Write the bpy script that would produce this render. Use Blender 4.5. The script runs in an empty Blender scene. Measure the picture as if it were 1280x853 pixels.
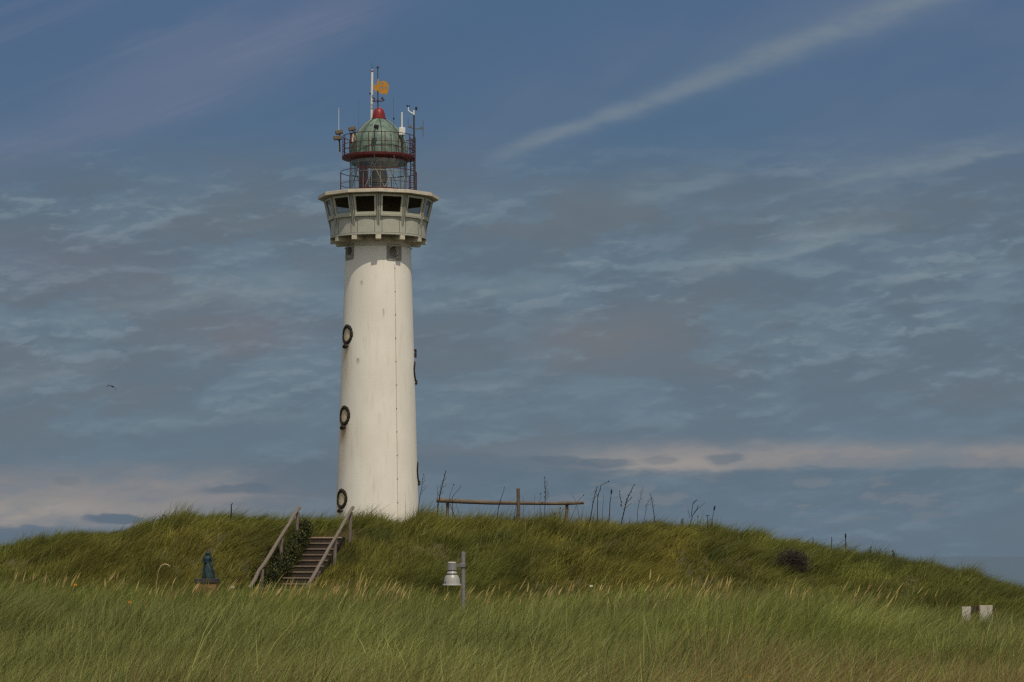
import bpy, bmesh, math, random
import numpy as np
from mathutils import Vector, Matrix
random.seed(7)
rng = np.random.default_rng(11)
R = math.radians
PI = math.pi
scene = bpy.context.scene
COL = scene.collection

# ------------------------------------------------------------------ camera and the px -> world helper (photo is 1280 x 853)
F, CX, CY, HZ = 3297.0, 640.0, 426.5, 695.0
TH = math.atan((HZ - CY) / F)

def at(px, py, Y):
    a = TH + math.atan((CY - py) / F)
    z = Y * math.tan(a)
    d = Y * math.cos(TH) + z * math.sin(TH)
    return Vector(((px - CX) / F * d, Y, z))

cam_d = bpy.data.cameras.new('camera')
cam = bpy.data.objects.new('camera', cam_d)
COL.objects.link(cam)
cam.location = (0, 0, 0)
cam.rotation_euler = (PI / 2 + TH, 0, 0)
cam_d.sensor_width = 36.0
cam_d.lens = F / 1280 * 36
cam_d.clip_end = 90000
cam_d.clip_start = 0.1
scene.camera = cam

def lin(r, g, b):
    def f(c):
        c /= 255.0
        return c / 12.92 if c <= 0.04045 else ((c + 0.055) / 1.055) ** 2.4
    return (f(r), f(g), f(b))

# ------------------------------------------------------------------ node expression helper
class X:
    def __init__(s, nt, sock): s.nt, s.s = nt, sock
    def _m(s, op, *o):
        n = s.nt.nodes.new('ShaderNodeMath'); n.operation = op
        s.nt.links.new(s.s, n.inputs[0])
        for i, v in enumerate(o):
            if isinstance(v, X): s.nt.links.new(v.s, n.inputs[i + 1])
            else: n.inputs[i + 1].default_value = v
        return X(s.nt, n.outputs[0])
    def __add__(s, o): return s._m('ADD', o)
    __radd__ = __add__
    def __mul__(s, o): return s._m('MULTIPLY', o)
    __rmul__ = __mul__
    def __sub__(s, o): return s._m('SUBTRACT', o)
    def __rsub__(s, o): return s._m('MULTIPLY', -1.0)._m('ADD', o)
    def __truediv__(s, o): return s._m('DIVIDE', o)
    def exp(s): return s._m('EXPONENT')
    def abs(s): return s._m('ABSOLUTE')
    def max(s, o): return s._m('MAXIMUM', o)
    def min(s, o): return s._m('MINIMUM', o)
    def pow(s, o): return s._m('POWER', o)

def sstep(x, a, b, lo=0.0, hi=1.0):
    n = x.nt.nodes.new('ShaderNodeMapRange'); n.interpolation_type = 'SMOOTHSTEP'
    x.nt.links.new(x.s, n.inputs['Value'])
    if a <= b:
        v = (a, b, lo, hi)
    else:
        v = (b, a, hi, lo)
    for k, q in zip(('From Min', 'From Max', 'To Min', 'To Max'), v): n.inputs[k].default_value = q
    return X(x.nt, n.outputs[0])

def comb(x, y, z=0.0):
    nt = x.nt
    n = nt.nodes.new('ShaderNodeCombineXYZ')
    for i, v in enumerate((x, y, z)):
        if isinstance(v, X): nt.links.new(v.s, n.inputs[i])
        else: n.inputs[i].default_value = v
    return n.outputs[0]

def noise(nt, vec, scale=1.0, detail=4.0, rough=0.5, dist=0.0, lac=2.0):
    n = nt.nodes.new('ShaderNodeTexNoise')
    if vec is not None: nt.links.new(vec, n.inputs['Vector'])
    for k, v in (('Scale', scale), ('Detail', detail), ('Roughness', rough), ('Distortion', dist), ('Lacunarity', lac)):
        n.inputs[k].default_value = v
    return X(nt, n.outputs['Fac'])

def mixc(nt, fac, a, b, mode='MIX'):
    n = nt.nodes.new('ShaderNodeMix'); n.data_type = 'RGBA'; n.blend_type = mode
    if isinstance(fac, X): nt.links.new(fac.s, n.inputs[0])
    else: n.inputs[0].default_value = fac
    for i, v in ((6, a), (7, b)):
        if isinstance(v, (tuple, list)): n.inputs[i].default_value = (*v[:3], 1)
        else: nt.links.new(v, n.inputs[i])
    return n.outputs[2]

# ------------------------------------------------------------------ world: Nishita sky, high thin cloud and a low cloud deck
SUN_EL, SUN_AZ = R(58), R(19)
SUN = Vector((math.sin(SUN_AZ) * math.cos(SUN_EL), -math.cos(SUN_AZ) * math.cos(SUN_EL), math.sin(SUN_EL)))
world = bpy.data.worlds.new('World'); scene.world = world; world.use_nodes = True
wt = world.node_tree; wt.nodes.clear()
w_out = wt.nodes.new('ShaderNodeOutputWorld'); w_bg = wt.nodes.new('ShaderNodeBackground')
wt.links.new(w_bg.outputs[0], w_out.inputs[0])
sky = wt.nodes.new('ShaderNodeTexSky'); sky.sky_type = 'NISHITA'; sky.sun_disc = False
sky.sun_elevation = SUN_EL; sky.sun_rotation = PI - SUN_AZ
sky.air_density = 1.2; sky.dust_density = 1.0; sky.ozone_density = 2.5
tc = wt.nodes.new('ShaderNodeTexCoord')
sp = wt.nodes.new('ShaderNodeSeparateXYZ'); wt.links.new(tc.outputs['Generated'], sp.inputs[0])
dx, dy, dz = (X(wt, sp.outputs[i]) for i in range(3))
hor = (dx * dx + dy * dy).pow(0.5)
U = dx._m('ARCTAN2', dy) * F + CX                    # degrees of azimuth, counted so that one unit is 1/3297 rad
V = HZ - dz._m('ARCTAN2', hor) * F                   # the same for elevation, downwards
wn = noise(wt, comb(U / 110.0, V / 36.0, 3.1), 1.0, 5, 0.55)
cy = scene.cycles
cy.use_denoising = False; cy.use_adaptive_sampling = False; cy.sample_clamp_indirect = 2.0; cy.max_bounces = 6; cy.diffuse_bounces = 3; cy.transparent_max_bounces = 12; cy.filter_width = 1.35
wn2 = noise(wt, comb(U / 60.0, V / 22.0, 9.4), 1.0, 4, 0.55)
Uw = U + (wn - 0.5) * 60.0
Vw = V + (wn2 - 0.5) * 26.0

ramp = wt.nodes.new('ShaderNodeValToRGB')
rv = sstep(V, 0, 1); rv = (V + 300.0) / 1100.0
wt.links.new(rv.s, ramp.inputs[0])
el = ramp.color_ramp.elements
pts = [(-300, (72, 98, 133)), (0, (79, 104, 136)), (180, (83, 108, 135)), (280, (90, 111, 130)), (420, (101, 118, 133)),
       (560, (100, 118, 133)), (640, (98, 116, 132)), (700, (96, 114, 131))]
el[0].position = 0; el[0].color = (*lin(*pts[0][1]), 1)
el[1].position = (pts[-1][0] + 300) / 1100; el[1].color = (*lin(*pts[-1][1]), 1)
for p, c in pts[1:-1]:
    e = el.new((p + 300) / 1100); e.color = (*lin(*c), 1)
c = ramp.outputs[0]

def gauss(x, m, s): 
    q = (x - m) / s
    return (q * q * -0.5).exp()

def lay(fac, col):
    global c
    c = mixc(wt, fac, c, lin(*col))

# broad lavender and blue variation
b1 = noise(wt, comb(U / 330.0, (V + U * 0.32) / 150.0, 1.7), 1.0, 4, 0.5)
lay(sstep(b1, 0.45, 0.72) * sstep(V, 360, 150) * 0.42, (100, 115, 138))
lay(sstep(b1, 0.48, 0.28) * sstep(V, 330, 120) * 0.4, (74, 102, 131))
# cirrus at the upper left
ci = noise(wt, comb((U + V * 1.4) / 260.0, (V + U * 0.42) / 44.0, 5.5), 1.0, 5, 0.55, 0.6)
lay(sstep(ci, 0.46, 0.72) * sstep(V, 260, 60) * sstep(U, 560, 250) * 0.4, (108, 118, 141))
lay(gauss(Vw + U * 0.36, 165, 26) * sstep(U, 620, 380) * sstep(U, 20, 180) * 0.3, (114, 121, 147))
lay(gauss(Vw + U * 0.30, 190, 26) * sstep(U, 420, 180) * 0.22, (111, 119, 146))
fib = noise(wt, comb((U - V * .4) / 240.0, (V + U * 0.36) / 11.0, 15.1), 1.0, 6, 0.6)
for y0_, m_, w_, ua, ub, k_ in ((182, .36, 15, 230, 520, .40), (118, .30, 9, 110, 330, .30), (204, .28, 13, -80, 330, .34)):
    lay(gauss(V + U * m_ + (wn2 - .5) * 30.0, y0_, w_) * sstep(U, ua, ua + 90) * sstep(U, ub, ub - 120) * sstep(fib, .35, .65, .3, 1.0) * k_, (116, 124, 146))
# contrail
cl = (V - 203.0 + (U - 600.0) * 0.352) + (wn2 - 0.5) * 16.0
cw = sstep(U, 590, 1100, 6.5, 12.5)
cq = cl / cw
cn = noise(wt, comb(U / 60.0, V / 22.0, 2.2), 1.0, 5, 0.6)
lay((cq * cq * -0.5).exp() * sstep(U, 585, 660) * sstep(cn, 0.2, 0.62, 0.45, 1.0) * 0.62, (124, 137, 147))
lay(gauss(cl, -26, 30) * sstep(U, 700, 1000) * 0.16, (128, 136, 148))
# the altocumulus deck
deck = sstep(V, 150, 300) * sstep(V, 600, 400, 0.42, 1.0)
n2 = noise(wt, comb(U / 300.0, (V + U * 0.1) / 80.0, 7.7), 1.0, 4, 0.5)
n3 = noise(wt, comb(U / 70.0, (V + U * 0.1) / 16.0, 4.2), 1.0, 5, 0.55)
def patch(su, sv, sl, seed, off, det=6, wu=70.0, wv=16.0):
    uu = (U + (wn - 0.5) * wu) / su
    a = noise(wt, comb(uu, (V + U * sl + (wn2 - 0.5) * wv) / sv, seed), 1.0, det, 0.56)
    b = noise(wt, comb(uu, (V + off + U * sl + (wn2 - 0.5) * wv) / sv, seed), 1.0, det, 0.56)
    return a, b
pA, pA2 = patch(135, 46, .08, .6, 8.0, 7, 50.0, 14.0)
pB, pB2 = patch(70, 22, .08, 5.3, 5.0, 6, 40.0, 11.0)
n4 = noise(wt, comb(U / 210.0, (V + U * 0.2) / 95.0, 13.3), 1.0, 4, 0.55)
lay(deck * sstep(n2, 0.3, 0.6, .25, .6), (99, 116, 129))
lay(sstep(pA, 0.56, 0.34) * deck * sstep(n4, .36, .62, .22, .52), (107, 126, 141))
lay(sstep(pB, 0.54, 0.36) * sstep(pA, .60, .42) * deck * sstep(n2, .66, .40, .12, .38), (117, 134, 146))
lay(sstep(pA, 0.45, 0.57) * deck * 0.42, (98, 110, 121))
lay(sstep(n2, 0.44, 0.66) * sstep(pA, .38, .6) * deck * 0.40, (110, 116, 122))
lay(sstep(pB, 0.46, 0.62) * sstep(pA, .38, .55) * deck * 0.26, (94, 107, 120))
lay(sstep(pA2 - pA, 0.01, 0.09) * sstep(pA, .62, .44) * deck * sstep(n4, .40, .62, .08, .55), (125, 140, 150))
lay(sstep(pB2 - pB, 0.02, 0.11) * sstep(pB, .58, .42) * sstep(pA, .62, .45) * deck * sstep(n4, .36, .60, .05, .30), (124, 138, 149))
n1 = pA

def streak(x0, y0, x1, y1, s_up, s_dn, k, col):
    m = (y1 - y0) / (x1 - x0)
    d = V - y0 - (U - x0) * m + (wn2 - 0.5) * 34.0 + (wn - 0.5) * 16.0
    up = (d.min(0.0) / s_up); dn = (d.max(0.0) / s_dn)
    g = ((up * up + dn * dn) * -0.5).exp()
    w = (x1 - x0) * 0.22
    lay(g * sstep(U, x0 - w * .5, x0 + w) * sstep(U, x1 + w * .5, x1 - w) * sstep(n3, 0.3, 0.62, 0.35, 1.0) * k, col)
streak(770, 246, 930, 226, 14, 6, 0.38, (127, 142, 150))
streak(850, 350, 1135, 285, 15, 4, 0.56, (131, 146, 154))
streak(1000, 242, 1290, 192, 14, 4, 0.45, (130, 143, 151))
streak(1100, 362, 1300, 335, 8, 4, 0.38, (127, 143, 152))
streak(900, 300, 1290, 255, 30, 16, 0.30, (104, 112, 121))
streak(120, 392, 420, 356, 16, 7, 0.45, (124, 137, 144))
streak(-40, 500, 130, 462, 16, 7, 0.38, (126, 137, 145))
streak(520, 382, 720, 350, 12, 7, 0.38, (121, 137, 146))
streak(150, 540, 420, 518, 9, 5, 0.26, (121, 138, 147))
streak(540, 486, 660, 480, 5, 3, 0.38, (122, 136, 146))
lay(gauss(Uw, 745, 62) * gauss(Vw, 428, 24) * sstep(pB, .35, .6, .35, .8) * 0.7, (118, 117, 120))
lay(gauss(Uw, 300, 66) * gauss(Vw, 418, 24) * sstep(pB, .35, .6, .35, .8) * 0.7, (115, 115, 121))
lay(gauss(Uw, 90, 80) * gauss(Vw, 335, 26) * 0.5, (108, 111, 124))
# warm low banks
n5 = noise(wt, comb(U / 24.0, V / 9.0, 21.0), 1.0, 5, 0.6)
Us = U + (wn - 0.5) * 30.0 + (n3 - 0.5) * 22.0
Vs = V + (wn2 - 0.5) * 12.0 + (n3 - 0.5) * 13.0 + (n5 - 0.5) * 6.0
mott = sstep(pB, 0.34, 0.62, 0.45, 1.0) * sstep(pA, 0.3, 0.65, 0.7, 1.0)
lay(sstep(Vw, 572, 616) * sstep(Vs, 665, 656) * sstep(Uw, 430, 260) * mott * 0.9, (130, 129, 132))
lay(gauss(Uw, 30, 150) * gauss(Vw, 640, 14) * mott * 1.0, (152, 147, 142))
lay(gauss(Uw, 200, 170) * gauss(Vw, 612, 16) * mott * 0.6, (139, 136, 136))
lay(sstep(Vw, 545, 572) * sstep(Vs, 590, 583) * sstep(Uw, 690, 850) * sstep(n2, 0.2, 0.6, 0.5, 0.9) * mott, (134, 133, 135))
lay(gauss(Uw, 830, 75) * gauss(Vs, 580, 8) * 0.95, (153, 148, 144))
lay(gauss(Uw, 1050, 220) * gauss(Vs, 566, 8) * mott * 0.75, (146, 142, 141))
lay(sstep(Vs, 585, 595) * sstep(Vw, 665, 600) * sstep(U, 500, 640) * sstep(n3, 0.35, 0.6, 0.2, 0.65), (91, 108, 122))
lay(sstep(pB, 0.50, 0.62) * sstep(V, 590, 606) * sstep(V, 670, 630) * sstep(U, 600, 760) * 0.5, (121, 128, 134))
for gx, gy, sx, sy, k in ((152, 650, 34, 5.5, .95), (905, 574, 18, 5.5, .6), (757, 580, 30, 4.5, .7), (826, 576, 20, 5.5, .45), (725, 585, 40, 5, .5), (300, 613, 36, 5, .7), (700, 577, 28, 4, .6),
                          (90, 603, 13, 4.5, .3), (380, 600, 66, 20, .6), (20, 668, 70, 7, .7), (590, 580, 90, 10, .4), (330, 630, 40, 5, .3)):
    lay(sstep(gauss(Us, gx, sx) * gauss(Vs, gy, sy) + (n5 - 0.5) * 0.5, 0.22, 0.72) * k, (92, 107, 122))
# below the horizon line (only what mirrors or bounces see) and the brighter cloud towards the sun and overhead
c = mixc(wt, sstep(V, 700, 900), c, (0.05, 0.05, 0.04))
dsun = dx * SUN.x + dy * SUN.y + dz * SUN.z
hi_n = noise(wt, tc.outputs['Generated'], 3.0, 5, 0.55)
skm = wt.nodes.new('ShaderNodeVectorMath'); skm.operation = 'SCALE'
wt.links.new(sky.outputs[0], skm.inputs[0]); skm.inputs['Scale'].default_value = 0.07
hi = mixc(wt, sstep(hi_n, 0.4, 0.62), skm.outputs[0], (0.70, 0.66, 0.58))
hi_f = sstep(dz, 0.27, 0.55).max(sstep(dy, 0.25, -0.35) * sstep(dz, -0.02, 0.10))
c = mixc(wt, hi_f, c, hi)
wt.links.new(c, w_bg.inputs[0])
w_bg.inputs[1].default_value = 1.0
SKY_TOTAL = w_bg

sun_d = bpy.data.lights.new('sun', 'SUN'); sun_d.energy = 2.6; sun_d.angle = R(0.6); sun_d.color = (1.0, 0.90, 0.74)
sun = bpy.data.objects.new('sun', sun_d); COL.objects.link(sun)
sun.rotation_euler = (-SUN).to_track_quat('-Z', 'Y').to_euler()
sun.location = (60, -100, 160)
vs = scene.view_settings
vs.view_transform = 'Standard'; vs.look = 'None'; vs.exposure = 0.0; vs.gamma = 1.0; vs.use_curve_mapping = False

# ------------------------------------------------------------------ materials
def mat(name, col, rough=0.7, var=0.0, vscale=6.0, col2=None, bump=0.0, bscale=30.0, metal=0.0, stretch=(1, 1, 1), spec=0.3):
    m = bpy.data.materials.new(name); m.use_nodes = True
    nt = m.node_tree; b = nt.nodes['Principled BSDF']
    b.inputs['Roughness'].default_value = rough; b.inputs['Metallic'].default_value = metal
    b.inputs['Specular IOR Level'].default_value = spec
    b.inputs['Base Color'].default_value = (*col, 1)
    if var or bump:
        t = nt.nodes.new('ShaderNodeTexCoord'); mp = nt.nodes.new('ShaderNodeMapping'); mp.inputs['Scale'].default_value = stretch
        nt.links.new(t.outputs['Object'], mp.inputs[0])
    if var:
        n = noise(nt, mp.outputs[0], vscale, 6, 0.62)
        f = sstep(n, 0.5 - 0.22, 0.5 + 0.22)
        c2 = col2 or tuple(x * (1 - var) for x in col)
        nt.links.new(mixc(nt, f, c2, col), b.inputs['Base Color'])
    if bump:
        n = noise(nt, mp.outputs[0], bscale, 5, 0.6)
        bm_ = nt.nodes.new('ShaderNodeBump'); bm_.inputs['Strength'].default_value = bump; bm_.inputs['Distance'].default_value = 0.02
        nt.links.new(n.s, bm_.inputs['Height']); nt.links.new(bm_.outputs[0], b.inputs['Normal'])
    return m

M = {}
M['roof_paint'] = mat('roof_paint', (.62, .56, .44), .6, .25, 3.0, bump=.15)
M['grey_paint'] = mat('grey_paint', (.43, .425, .355), .6, .14, 2.5, bump=.1)
M['grey_trim'] = mat('grey_trim', (.50, .50, .40), .55, .12, 4.0)
M['grey_dark'] = mat('grey_dark', (.20, .20, .17), .65, .2, 5.0)
M['joint'] = mat('joint', (.045, .042, .035), .8)
M['concrete'] = mat('concrete', (.30, .285, .245), .8, .3, 4.0, bump=.3)
M['red'] = mat('red', (.105, .014, .015), .5, .45, 5.0)
M['red_bright'] = mat('red_bright', (.23, .022, .024), .4, .2, 6.0)
M['rust_red'] = mat('rust_red', (.11, .030, .025), .65, .5, 9.0)
M['copper'] = mat('copper', (.185, .265, .21), .6, .5, 2.2, col2=(.062, .095, .08), bump=.1, stretch=(1, 1, .6))
M['copper_rib'] = mat('copper_rib', (.30, .37, .30), .6, .4, 6.0)
M['cream'] = mat('cream', (.68, .56, .37), .6, .3, 3.0)
M['conductor'] = mat('conductor', (.42, .37, .29), .7)
M['white'] = mat('white', (.76, .74, .70), .45, .1, 8.0)
M['black'] = mat('black', (.012, .012, .014), .6)
M['dark_metal'] = mat('dark_metal', (.06, .058, .056), .5, .3, 12.0)
M['steel'] = mat('steel', (.17, .17, .175), .5, .25, 14.0, metal=.3)
M['lamp_white'] = mat('lamp_white', (.36, .35, .325), .35, .18, 7.0, stretch=(1, 1, .3), spec=.5)
M['lamp_grey'] = mat('lamp_grey', (.19, .185, .18), .5, .2, 9.0)
M['tan_box'] = mat('tan_box', (.17, .13, .09), .6, .3, 9.0)
M['orange'] = mat('orange', (.52, .25, .035), .5, .25, 6.0)
M['wood_rail'] = mat('wood_rail', (.215, .175, .14), .85, .45, 5.0, bump=.6, bscale=14, stretch=(6, 6, .7))
M['wood_fence'] = mat('wood_fence', (.20, .15, .11), .85, .5, 5.0, bump=.6, bscale=14, stretch=(.7, 6, 6))
M['wood_dark'] = mat('wood_dark', (.06, .045, .034), .85, .45, 5.0, bump=.4, stretch=(1, 6, 6))
M['wood_tread'] = mat('wood_tread', (.25, .19, .145), .85, .4, 6.0, bump=.4, stretch=(1, 6, 6))
M['wood_new'] = mat('wood_new', (.42, .30, .22), .8, .3, 6.0, stretch=(1, 6, 6))
M['porthole'] = mat('porthole', (.036, .027, .016), .6, .5, 9.0, bump=.3)
M['bronze'] = mat('bronze', (.026, .058, .066), .5, .6, 7.0, col2=(.012, .020, .022), metal=.2)
M['slate'] = mat('slate', (.045, .040, .044), .7, .3, 8.0)
M['stem_dark'] = mat('stem_dark', (.022, .017, .013), .8, .4, 20.0)
M['stem_pale'] = mat('stem_pale', (.085, .068, .045), .8, .3, 20.0)
M['stem_green'] = mat('stem_green', (.05, .06, .025), .8, .4, 20.0)
M['straw'] = mat('straw', (.46, .34, .17), .8, .3, 20.0)
M['petal_orange'] = mat('petal_orange', (.62, .26, .02), .6, .2, 40.0)
M['petal_yellow'] = mat('petal_yellow', (.42, .30, .03), .6, .2, 40.0)
M['petal_white'] = mat('petal_white', (.7, .67, .6), .6)
M['sign_white'] = mat('sign_white', (.52, .49, .44), .5, .35, 7.0, col2=(.46, .40, .33))
M['post_brown'] = mat('post_brown', (.10, .048, .026), .8, .4, 9.0)
M['feather'] = mat('feather', (.008, .008, .009), .7)
M['lens'] = mat('lens', (.10, .085, .062), .25, .4, 4.0, spec=.6)
M['interior'] = mat('interior', (.20, .14, .085), .8, .3, 3.0)

def brick_mat():
    m = bpy.data.materials.new('brick'); m.use_nodes = True; nt = m.node_tree; b = nt.nodes['Principled BSDF']
    t = nt.nodes.new('ShaderNodeTexCoord'); s = nt.nodes.new('ShaderNodeSeparateXYZ'); nt.links.new(t.outputs['Object'], s.inputs[0])
    br = nt.nodes.new('ShaderNodeTexBrick')
    nt.links.new(comb(X(nt, s.outputs[0]) + X(nt, s.outputs[1]), X(nt, s.outputs[2])), br.inputs['Vector'])
    br.inputs['Color1'].default_value = (.26, .095, .035, 1); br.inputs['Color2'].default_value = (.34, .17, .06, 1)
    br.inputs['Mortar'].default_value = (.12, .09, .06, 1); br.inputs['Scale'].default_value = 1.0
    br.inputs['Brick Width'].default_value = .21; br.inputs['Row Height'].default_value = .065; br.inputs['Mortar Size'].default_value = .008
    nt.links.new(br.outputs[0], b.inputs['Base Color']); b.inputs['Roughness'].default_value = .85
    return m
M['brick'] = brick_mat()

def glass_mat(name, tint, refl):
    m = bpy.data.materials.new(name); m.use_nodes = True; nt = m.node_tree; nt.nodes.clear()
    o = nt.nodes.new('ShaderNodeOutputMaterial'); mx = nt.nodes.new('ShaderNodeMixShader')
    tr = nt.nodes.new('ShaderNodeBsdfTransparent'); tr.inputs[0].default_value = (*tint, 1)
    g = nt.nodes.new('ShaderNodeBsdfGlossy'); g.inputs['Roughness'].default_value = .05
    fr = nt.nodes.new('ShaderNodeLayerWeight')
    f = X(nt, fr.outputs['Facing']).pow(4.0) * 0.6 + (refl + .03)
    nt.links.new(f.s, mx.inputs[0]); nt.links.new(tr.outputs[0], mx.inputs[1]); nt.links.new(g.outputs[0], mx.inputs[2])
    nt.links.new(mx.outputs[0], o.inputs[0])
    return m
M['glass'] = glass_mat('glass', (.88, .93, .92), .03)
M['glass_dark'] = glass_mat('glass_dark', (.62, .62, .60), .0)

# ------------------------------------------------------------------ object helpers
def tag(o, label=None, cat=None, group=None, kind=None):
    for k, v in (('label', label), ('category', cat), ('group', group), ('kind', kind)):
        if v: o[k] = v
    return o

def empty(name, loc, rz=0.0, parent=None):
    o = bpy.data.objects.new(name, None); COL.objects.link(o); o.location = loc; o.rotation_euler = (0, 0, rz)
    if parent: o.parent = parent
    return o

def obj(name, bm, mats, parent=None, loc=None, smooth=False):
    me = bpy.data.meshes.new(name)
    bmesh.ops.recalc_face_normals(bm, faces=bm.faces)
    bm.to_mesh(me); bm.free()
    for m in (mats if isinstance(mats, (list, tuple)) else [mats]): me.materials.append(M[m] if isinstance(m, str) else m)
    if smooth:
        for p in me.polygons: p.use_smooth = True
        me.set_sharp_from_angle(angle=R(38))
    o = bpy.data.objects.new(name, me); COL.objects.link(o)
    if loc is not None: o.location = loc
    if parent: o.parent = parent
    return o

def box(bm, c, s, rot=None, mi=0, bev=0.0):
    r = bmesh.ops.create_cube(bm, size=1.0)
    vsx = r['verts']
    T = Matrix.Translation(Vector(c)) @ (rot.to_4x4() if rot is not None else Matrix()) @ Matrix.Diagonal((*s, 1))
    bmesh.ops.transform(bm, matrix=T, verts=vsx)
    fs = {f for v in vsx for f in v.link_faces}
    for f in fs: f.material_index = mi
    if bev:
        es = {e for v in vsx for e in v.link_edges}
        r2 = bmesh.ops.bevel(bm, geom=list(es), offset=bev, segments=1, affect='EDGES')
        for f in r2['faces']: f.material_index = mi

def tube(bm, pts, rad, n=8, mi=0, cap=True):
    pts = [Vector(p) for p in pts]
    rads = rad if isinstance(rad, (list, tuple)) else [rad] * len(pts)
    rings = []
    ref = None
    for i, p in enumerate(pts):
        d = (pts[min(i + 1, len(pts) - 1)] - pts[max(i - 1, 0)]).normalized()
        if ref is None:
            ref = Vector((0, 0, 1)) if abs(d.z) < .9 else Vector((1, 0, 0))
        a = (ref - d * ref.dot(d)).normalized(); b = d.cross(a); ref = a
        rings.append([bm.verts.new(p + (a * math.cos(2 * PI * k / n) + b * math.sin(2 * PI * k / n)) * rads[i]) for k in range(n)])
    for r0, r1 in zip(rings, rings[1:]):
        for k in range(n):
            f = bm.faces.new((r0[k], r0[(k + 1) % n], r1[(k + 1) % n], r1[k])); f.material_index = mi
    if cap:
        for r in (rings[0], rings[-1]):
            if n > 2:
                f = bm.faces.new(r); f.material_index = mi

def lathe(bm, prof, n=48, mi=0, off=0.0, close=False, c=(0, 0)):
    rings = []
    for r, z in prof:
        if r < 1e-5:
            rings.append([bm.verts.new((c[0], c[1], z))])
        else:
            rings.append([bm.verts.new((c[0] + r * math.sin(2 * PI * (k + off) / n), c[1] - r * math.cos(2 * PI * (k + off) / n), z)) for k in range(n)])
    pairs = list(zip(rings, rings[1:])) + ([(rings[-1], rings[0])] if close else [])
    for a, b in pairs:
        for k in range(n):
            va = [a[k % len(a)], a[(k + 1) % len(a)]]; vb = [b[(k + 1) % len(b)], b[k % len(b)]]
            vv = []
            for v in va + vb:
                if v not in vv: vv.append(v)
            if len(vv) >= 3:
                f = bm.faces.new(vv); f.material_index = mi
    return rings

def torus(bm, Rr, r, z, n=64, m=8, mi=0, a0=0.0, a1=2 * PI):
    full = a1 - a0 > 2 * PI - 1e-3
    nn = n if full else n + 1
    rings = []
    for i in range(nn):
        a = a0 + (a1 - a0) * i / n
        rings.append([bm.verts.new(((Rr + r * math.cos(2 * PI * j / m)) * math.sin(a), -(Rr + r * math.cos(2 * PI * j / m)) * math.cos(a),
                                    z + r * math.sin(2 * PI * j / m))) for j in range(m)])
    for i in range(n):
        A, B = rings[i], rings[(i + 1) % nn]
        for j in range(m):
            f = bm.faces.new((A[j], A[(j + 1) % m], B[(j + 1) % m], B[j])); f.material_index = mi

# ------------------------------------------------------------------ terrain
_tab = {}
def vnoise(x, y, s, seed=0):
    x = np.asarray(x, float) / s + 1000.3; y = np.asarray(y, float) / s + 1000.7
    if seed not in _tab:
        _tab[seed] = np.random.default_rng(100 + seed).random((256, 256))
    t = _tab[seed]
    xi = np.floor(x).astype(int); yi = np.floor(y).astype(int)
    fx = x - xi; fy = y - yi
    fx = fx * fx * (3 - 2 * fx); fy = fy * fy * (3 - 2 * fy)
    g = lambda a, b: t[a % 256, b % 256]
    return (g(xi, yi) * (1 - fx) + g(xi + 1, yi) * fx) * (1 - fy) + (g(xi, yi + 1) * (1 - fx) + g(xi + 1, yi + 1) * fx) * fy

def ss(a, b, x):
    t = np.clip((np.asarray(x, float) - a) / (b - a), 0, 1)
    return t * t * (3 - 2 * t)

CREST = [(-1200, 790), (-600, 745), (-250, 706), (0, 681), (60, 673), (95, 665), (150, 658), (200, 651), (240, 643), (300, 642), (335, 646), (370, 648), (405, 648), (440, 646),
         (470, 646), (500, 650), (525, 647), (560, 651), (640, 653), (740, 653), (800, 653), (860, 655), (900, 661), (1000, 675), (1060, 687), (1130, 699), (1200, 711),
         (1250, 724), (1280, 735), (1400, 785), (1700, 850), (2200, 930)]
BROW = [(-800, 735), (-200, 732), (0, 730), (150, 735), (255, 745), (300, 742), (480, 745), (600, 751), (700, 748), (850, 745), (1000, 747), (1120, 754), (1170, 772), (1205, 786), (1245, 787), (1290, 780), (1600, 790), (2200, 840)]
cx_, cy_ = np.array(CREST, float).T
bx_, by_ = np.array(BROW, float).T
YC, YB = 96.0, 64.0
H_HILL, H_FG = 0.42, 0.60

# stair axis
ST_B = at(345, 767, 90.0); ST_T = at(407, 671.5, 93.6)
st_d = Vector((ST_T.x - ST_B.x, ST_T.y - ST_B.y, 0)); ST_L = st_d.length; st_d.normalize()
st_n = Vector((st_d.y, -st_d.x, 0))
ST_RISE = ST_T.z - ST_B.z

def stair_sw(x, y):
    return (x - ST_B.x) * st_d.x + (y - ST_B.y) * st_d.y, (x - ST_B.x) * st_n.x + (y - ST_B.y) * st_n.y

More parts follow.
